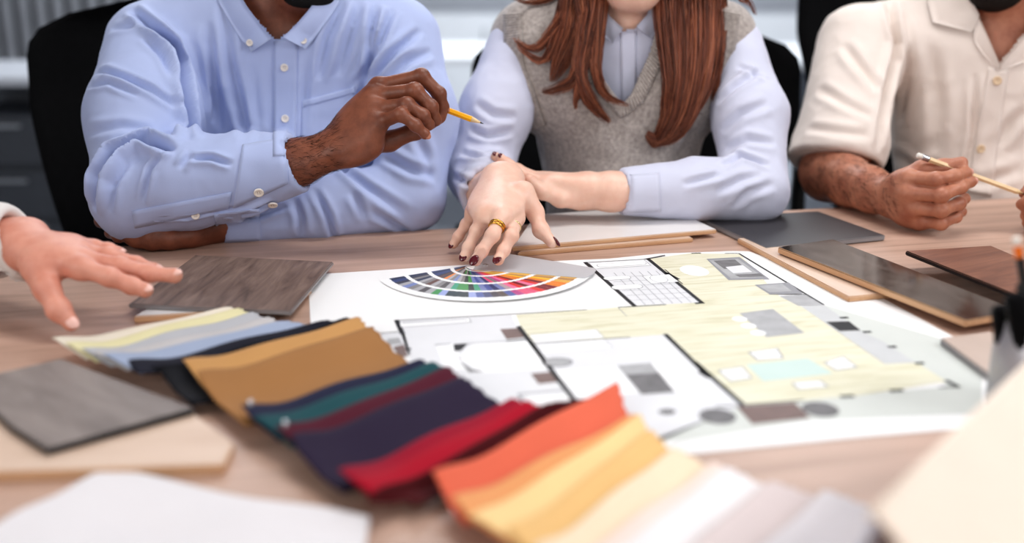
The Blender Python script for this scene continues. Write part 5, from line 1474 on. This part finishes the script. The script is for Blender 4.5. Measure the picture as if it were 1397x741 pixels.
    lock([(960, -60), (964, 0), (968, 50), (962, 100), (945, 140), (918, 178), (885, 190)], [20, 18, 15, 14, 12, 8, 2], 200)
    lock([(905, -60), (904, 0), (908, 60), (912, 110), (908, 140), (904, 168)], [16, 14, 12, 9, 6, 2], 120)
    lock([(975, -60), (980, 0), (980, 60), (976, 110), (970, 140)], [10, 8, 6, 4, 1], 60)
    lock([(985, -60), (1005, -8), (1020, 4), (1030, 22)], [8, 5, 3, 1], 14)
    tones = [mat_plain('auburn_strand_' + n_, c_, .4, var=.1) for n_, c_ in (('dark', (84, 44, 30)), ('mid', (122, 68, 48)), ('warm', (142, 82, 58)), ('light', (172, 108, 78)), ('deep', (104, 56, 38)))]
    hair = curves('hair', S, tones, me, .00078, 1)
    Hf = Field(np.array(hp(0, .05, .1)) - .2, np.array(hp(0, .05, .1)) + .2, .006)
    Hf.ell(hp(0, .095, .145), (.080, .100, .092), hR, .01)
    for k in (-1, 1): Hf.chain([hp(k * .07, .085, .14), hp(k * .082, .085, .06), hp(k * .085, .08, -.03)], [.03, .028, .022], .03)
    Hf.ell(hp(0, -.02, .10), (.058, .08, .085), hR, .01, True)
    mk('hair_crown', *Hf.mesh(1), HM, hair)
    eyes(hp, hR, .93, me, (80, 70, 50))
    mk('lips', *join(sphereish(hp(0, -.0045, .0525), (.018, .006, .0042), hR), sphereish(hp(0, -.0045, .0445), (.016, .006, .0050), hR)), mat_plain('rose_lips', (190, 96, 92), .35), me)
    kn = [Vector((.10, 1.42, .56)), Vector((.30, 1.42, .56))]; ft = [Vector((.10, 1.50, .10)), Vector((.30, 1.48, .10))]
    mk('trousers', *lower_body((.195, 1.78, .575), kn, ft, hw=.08), M_TROU2, me); shoes(ft, M_SHOE, me)
    return me
woman()

# ------------------------------------------------------------------ man in the cream shirt
def man_cream():
    SKIN = mat_skin('tan_skin', (190, 132, 106), (164, 104, 82), .12, .46, (200, 110, 92), .55)
    CLOTH = mat_cloth('cream_linen', (229, 217, 209), .03, 700, .25)
    SR, MR = B(1172, 62, 1.90), B(1146, 200, 1.79)
    ER, WR = B(1128, 236, 1.755), B(1218, 270, 1.575)
    SL_ = B(1575, 62, 1.90); EL2 = B(1590, 250, 1.72); WL = B(1452, 272, 1.57)
    h = .0036
    lo = np.array([.34, 1.40, .50]); hi = np.array([1.32, 2.14, 1.32])
    T0 = Field(lo, hi, h)
    T0.cap(SR + Vector((.07, .01, .005)), SL_ + Vector((-.07, .01, .005)), .072, .072, .03); T0.ell(B(1370, 150, 1.90), (.195, .125, .27), None, .05); T0.ell(B(1366, 330, 1.87), (.18, .13, .22), None, .06)
    T0.cap(B(1280, 10, 1.92), B(1345, -40, 1.93), .05, .055, .05); T0.cap(B(1460, 10, 1.92), B(1395, -40, 1.93), .05, .055, .05)
    AR = T0.like(); AR.chain([SR, MR, MR.lerp(ER, 1.6)], [.072, .070, .068], .03)
    dR = (ER - MR).normalized(); dR = (B(1146, 260, 1.77) - SR).normalized()
    PE = B(1147, 226, 1.775); AR.plane(PE, dR, .004); AR.cap(PE - dR * .03, PE + dR * .1, .060, .064, .004, True)
    AL = T0.like(); AL.chain([SL_, SL_.lerp(EL2, .8)], [.072, .066], .03)
    T0.merge(AR, .022); T0.merge(AL, .022)
    V, Q = T0.mesh(2)
    V = wrinkle(V, Q, .0024, 8, 33, (1, 1, .6)); V = wrinkle(V, Q, .0010, 22, 35)
    FL = [([(1212, 0), (1222, 60), (1206, 130), (1198, 205)], .013, .010), ([(1150, 60), (1180, 100), (1200, 128)], .006, .010), ([(1116, 120), (1150, 140), (1190, 160)], .005, .010), ([(1100, 175), (1140, 180), (1188, 186)], .004, .010),
          ([(1235, 20), (1240, 90), (1226, 170)], .005, .012), ([(1270, 60), (1280, 140), (1276, 210)], .004, .014), ([(1330, 100), (1328, 180), (1318, 240)], .005, .007), ([(1300, 240), (1340, 250), (1397, 230)], .004, .012), ([(1360, 200), (1380, 170), (1397, 150)], .005, .012), ([(1220, 210), (1250, 230), (1290, 225)], .004, .012)]
    V = lap(folds(V, Q, [(l, a * 1.1, w * .68) for l, a, w in FL]), Q, .3)
    sb = bvh_of(V, Q)
    Qo = cut(V, Q, [(1312, -60), (1326, 2), (1362, 88), (1410, 30), (1450, -60)], 1.94)
    G = Field(np.array([.36, 1.42, .5]), np.array([1.3, 2.14, 1.52]), .006)
    G.cap(SR + Vector((.07, .01, .0)), SL_ + Vector((-.07, .01, .0)), .056, .056, .03); G.ell(B(1370, 150, 1.90), (.18, .114, .26), None, .05); G.ell(B(1366, 330, 1.87), (.165, .118, .21), None, .05)
    G.cap(B(1290, 26, 1.92), B(1348, -35, 1.93), .036, .045, .05); G.cap(B(1450, 26, 1.92), B(1392, -35, 1.93), .036, .045, .05)
    G.chain([SR, MR, MR.lerp(ER, .8)], [.054, .050, .048], .03); G.chain([SL_, EL2, EL2.lerp(WL, .6)], [.054, .046, .038], .03)
    G.chain([B(1366, 60, 1.895), B(1370, 0, 1.875), B(1374, -60, 1.89)], [.058, .057, .060], .03)
    hp, hR = add_head(G, B(1366, 2, 1.80), .12, .14)
    Vc, Qc = G.mesh(2)
    H = Field(np.array([.36, 1.42, .745]), np.array([.76, 1.90, 1.0]), .0016)
    mc = [B(1240, 243, 1.525), B(1239, 263, 1.518), B(1245, 283, 1.517), B(1256, 302, 1.522)]
    fg = [[B(1277, 245, 1.497), B(1303, 240, 1.505), B(1318, 236, 1.518)], [B(1284, 266, 1.488), B(1310, 255, 1.502), B(1324, 248, 1.516)],
          [B(1284, 287, 1.488), B(1308, 278, 1.505), B(1316, 271, 1.522)], [B(1284, 305, 1.497), B(1304, 296, 1.512), B(1312, 289, 1.525)]]
    th = [B(1236, 246, 1.555), B(1258, 232, 1.545), B(1286, 229, 1.540), B(1312, 222, 1.532)]
    tips = build_hand(H, WR, [MR.lerp(ER, .2), ER, ER.lerp(WR, .35), ER.lerp(WR, .7)], mc, fg, th, 1.16, .030, .047, .005, flat=.78, heel=[(B(1262, 280, 1.545), .024), (B(1272, 262, 1.55), .02), (B(1240, 285, 1.545), .022)])
    VR, QR = H.mesh(2)
    H2 = Field(np.array([.72, 1.40, .745]), np.array([1.06, 1.76, .95]), .0022)
    mc2 = [B(1432, 252, 1.535), B(1434, 268, 1.530), B(1434, 284, 1.530), B(1430, 298, 1.535)]
    fg2 = [[B(1412, 262, 1.50), B(1402, 276, 1.505), B(1394, 279, 1.515)], [B(1412, 280, 1.498), B(1404, 290, 1.505), B(1400, 294, 1.515)], [B(1414, 294, 1.50), B(1406, 302, 1.510), B(1402, 304, 1.52)], [B(1416, 306, 1.51), B(1408, 310, 1.52), B(1404, 310, 1.53)]]
    th2 = [B(1444, 252, 1.555), B(1424, 252, 1.545), B(1410, 258, 1.540), B(1398, 264, 1.538)]
    tips2 = build_hand(H2, WL, [EL2.lerp(WL, .3), EL2.lerp(WL, .6)], mc2, fg2, th2, 1.1, .030, .038, .006, flat=.78)
    VL, QL = H2.mesh(2)
    me = weld('person', [(Vc, Qc), (VR, QR), (VL, QL)], [(MR.lerp(ER, .45), ER - MR, .085, 0), (EL2.lerp(WL, .45), WL - EL2, .075, 1)], SKIN, (B(1370, 300, 1.89).x, 1.95, .49))
    tag(me, 'person with a dark beard in a short sleeved cream shirt, holding a natural wood pencil', 'person')
    shirt = mk('shirt', V, Qo, CLOTH, me)
    # sleeve hem, open camp collar, placket, buttons
    hm = patch(sb, (1096, 186), (1196, 196), (1198, 228), (1097, 208), 14, 5, .0016, .0022)
    def lapel(name, inner, outer, l0=.006, l1=.004):
        Vv = []; M_ = 6; nn = None
        for a, b in zip(inner, outer):
            p0, n0 = hit(sb, *a); p1, n1 = hit(sb, *b)
            if p0 is None or p1 is None: continue
            for j in range(M_ + 1):
                t = j / M_; n = n0.lerp(n1, t).normalized(); nn = n; Vv.append(p0.lerp(p1, t) + n * (l0 * (1 - t) + l1))
        k = len(Vv) // (M_ + 1); o = len(Vv); Vv += [v - nn * .0015 for v in Vv]; Fv = []
        for i in range(k - 1):
            for j in range(M_):
                q = i * (M_ + 1) + j; f = (q, q + 1, q + M_ + 2, q + M_ + 1); Fv += [f, tuple(x + o for x in f[::-1])]
        rim = [j for j in range(M_)] + [i * (M_ + 1) + M_ for i in range(k - 1)] + [(k - 1) * (M_ + 1) + M_ - j for j in range(M_)] + [(k - 1 - i) * (M_ + 1) for i in range(k - 1)]
        for i in range(len(rim)): Fv.append((rim[i], rim[(i + 1) % len(rim)], rim[(i + 1) % len(rim)] + o, rim[i] + o))
        return mk(name, Vv, Fv, CLOTH, shirt)
    lapel('collar', [(1306, -40), (1318, -10), (1330, 14), (1336, 26)], [(1262, -24), (1266, 6), (1272, 32), (1326, 45)], .010, .006)
    lapel('lapel', [(1332, 18), (1344, 44), (1354, 68), (1362, 90)], [(1328, 46), (1330, 60), (1342, 76), (1361, 95)], .006, .004)
    lapel('lapel', [(1412, 22), (1396, 48), (1380, 68), (1363, 90)], [(1446, 40), (1428, 66), (1400, 84), (1364, 97)], .006, .005)
    pl = patch(sb, (1348, 92), (1376, 96), (1352, 268), (1318, 262), 6, 30, .0016, .0028); mk('placket', *pl, CLOTH, shirt)
    BT = mat_plain('wooden_shirt_button', (222, 196, 164), .4)
    for x, y in ((1360, 110), (1337, 203)): button(sb, x, y, .0072, BT, shirt, .003)
    NAIL = mat_plain('pink_nail', (222, 168, 152), .3)
    make_nails(tips, [Vector((.25, -.9, .35)), Vector((.35, -.9, .1)), Vector((.4, -.9, 0)), Vector((.4, -.9, -.1)), Vector((.2, .5, .9))], NAIL, me, (0, 1))
    arm_hair('arm_hair', VR, QR, lambda C: (proj(C)[:, 0] > 1096) & (proj(C)[:, 0] < 1222) & (C[:, 2] > .77), WR - ER + Vector((0, 0, -.06)), mat_plain('dark_arm_hair', (34, 22, 16), .7), me, 2000, .013, .00016)
    beard = mat_plain('dark_beard_hair', (26, 18, 15), .85, bump=.6, bscale=300)
    Hb = Field(np.array(hp(0, .05, .05)) - .13, np.array(hp(0, .05, .05)) + .13, .004)
    Hb.ell(hp(0, .022, .012), (.040, .032, .034), hR, .02)
    for k in (-1, 1): Hb.cap(hp(k * .060, .075, .06), hp(k * .024, .018, .012), .016, .019, .02)
    Hb.cap(hp(-.024, -.002, .064), hp(.024, -.002, .064), .006, .006, .008); Hb.cap(hp(-.024, .0, .064), hp(-.03, .01, .03), .006, .010, .01); Hb.cap(hp(.024, .0, .064), hp(.03, .01, .03), .006, .010, .01)
    VB, QB = Hb.mesh(1); bo = mk('beard', VB, QB, beard, me)
    Hf = Field(np.array(hp(0, .05, .1)) - .17, np.array(hp(0, .05, .1)) + .17, .006)
    Hf.ell(hp(0, .092, .152), (.083, .102, .094), hR, .01); Hf.ell(hp(0, -.03, .10), (.06, .075, .085), hR, .01, True); mk('hair', *Hf.mesh(1), beard, me)
    eyes(hp, hR, 1.0, me)
    kn = [Vector((.72, 1.48, .56)), Vector((.98, 1.48, .56))]; ft = [Vector((.72, 1.56, .10)), Vector((.98, 1.54, .10))]
    mk('trousers', *lower_body((.855, 1.93, .585), kn, ft), M_TROU3, me); shoes(ft, M_SHOE, me)
    e, q = B(1251, 211.5, 1.530), B(1397, 265, 1.530); d = (q - e).normalized()
    pencil(e + d * .178, e, M_NAT, 'natural wood pencil with a white eraser held by the man in the cream shirt', r=.0043, eraser=M_FERR)
    return me
man_cream()

# ------------------------------------------------------------------ person reaching in from the left
def reaching():
    SKIN = mat_skin('rosy_skin', (222, 160, 140), (206, 138, 118), .14, .48, (216, 120, 102), .5)
    CLOTH = mat_cloth('white_cotton', (226, 220, 216), .03, 900, .15)
    SH, EL_, CU, WR = Vector((-1.10, 1.36, 1.05)), Vector((-.92, 1.10, .80)), B(30, 332, 1.165), B(42, 341, 1.15)
    EL_ = CU + Vector((-.24, .03, .005)); SH = EL_ + Vector((-.20, -.02, .25))
    hd = SH + Vector((-.06, .18, .22))
    H = Field(np.array([-.86, .98, .752]), np.array([-.28, 1.32, .93]), .0018)
    mc = [B(112, 366, 1.105), B(112, 355, 1.128), B(108, 345, 1.150), B(98, 338, 1.170)]
    fg = [[B(150, 378, 1.100), B(180, 390, 1.100), B(198, 396, 1.098)], [B(164, 364, 1.125), B(204, 373, 1.125), B(238, 376, 1.122)],
          [B(150, 350, 1.150), B(186, 361, 1.150), B(210, 368, 1.150)], [B(128, 338, 1.172), B(148, 341, 1.174), B(162, 345, 1.174)]]
    th = [B(52, 366, 1.115), B(64, 394, 1.090), B(80, 422, 1.075), B(97, 441, 1.068)]
    tips = build_hand(H, WR, [EL_, CU.lerp(EL_, .4), CU], mc, fg, th, 1.12, .031, .036, .006, heel=[(B(66, 362, 1.12), .016)])
    VR, QR = H.mesh(2)
    G = Field(np.array([SH.x - .48, SH.y - .62, .46]), np.array([CU.x + .03, SH.y + .30, 1.62]), .008)
    ny = Vector((0, 1, 0))
    SH2 = SH + Vector((-.04, -.36, 0))
    mid = (SH + SH2) / 2
    G.cap(SH + Vector((-.01, -.05, 0)), SH2 + Vector((.01, .05, 0)), .06, .06, .03); G.ell(mid + Vector((-.02, 0, -.16)), (.11, .17, .25), None, .05); G.ell(mid + Vector((-.04, 0, -.38)), (.11, .15, .18), None, .05)
    G.cap(mid, mid + Vector((.02, 0, .12)), .055, .052, .03); ch = mid + Vector((.10, 0, .14))
    hp, hR = add_head(G, ch, math.pi / 2, .15)
    G.chain([SH, EL_], [.050, .042], .03); G.chain([EL_, EL_.lerp(CU, .6)], [.042, .038], .02); E2 = SH2 + Vector((-.02, -.05, -.28)); W2 = E2 + Vector((.12, .10, -.10)); G.chain([SH2, E2, W2], [.05, .04, .03], .03)
    Vc, Qc = G.mesh(2)
    me = weld('person', [(Vc, Qc), (VR, QR)], [(EL_.lerp(CU, .35), CU - EL_, .08, 0)], SKIN, (mid.x - .05, mid.y, .49))
    tag(me, 'person at the left edge reaching a bare hand over the table', 'person')
    K = Field(np.array([SH.x - .5, SH.y - .66, .48]), np.array([CU.x + .03, SH.y + .32, 1.30]), .0045)
    K.cap(SH + Vector((-.01, -.05, 0)), SH2 + Vector((.01, .05, 0)), .072, .072, .03); K.ell(mid + Vector((-.02, 0, -.16)), (.125, .185, .26), None, .05); K.ell(mid + Vector((-.04, 0, -.38)), (.125, .165, .2), None, .05)
    K.chain([SH, EL_], [.066, .058], .03); K.chain([SH2, E2, W2], [.062, .052, .042], .03)
    S2 = K.like(); S2.chain([EL_, EL_.lerp(CU, .6), CU + (CU - EL_).normalized() * .02], [.056, .047, .042], .02)
    d = (CU - EL_).normalized(); d = (d + Vector((0, .15, .35))).normalized(); S2.plane(CU, d, .004); S2.cap(CU - d * .02, CU + d * .06, .036, .038, .003, True); K.merge(S2, .02)
    V, Q = K.mesh(2); V = wrinkle(V, Q, .0024, 10, 41); 
    sh = mk('shirt', V, Q, CLOTH, me)
    make_nails(tips, [Vector((.1, -.5, .9)), Vector((.1, -.4, .9)), Vector((.1, 0, 1)), Vector((.1, -.2, 1)), Vector((.3, -.6, .6))], mat_plain('rosy_nail', (236, 190, 178), .3), me)
    hair = mat_plain('brown_hair', (60, 42, 30), .7, bump=.5, bscale=300)
    Hf = Field(np.array(hp(0, .05, .1)) - .18, np.array(hp(0, .05, .1)) + .18, .007)
    Hf.ell(hp(0, .092, .150), (.082, .100, .092), hR, .01); Hf.ell(hp(0, -.03, .10), (.06, .075, .085), hR, .01, True); mk('hair', *Hf.mesh(1), hair, me)
    eyes(hp, hR, 1.0, me)
    return me
reaching()
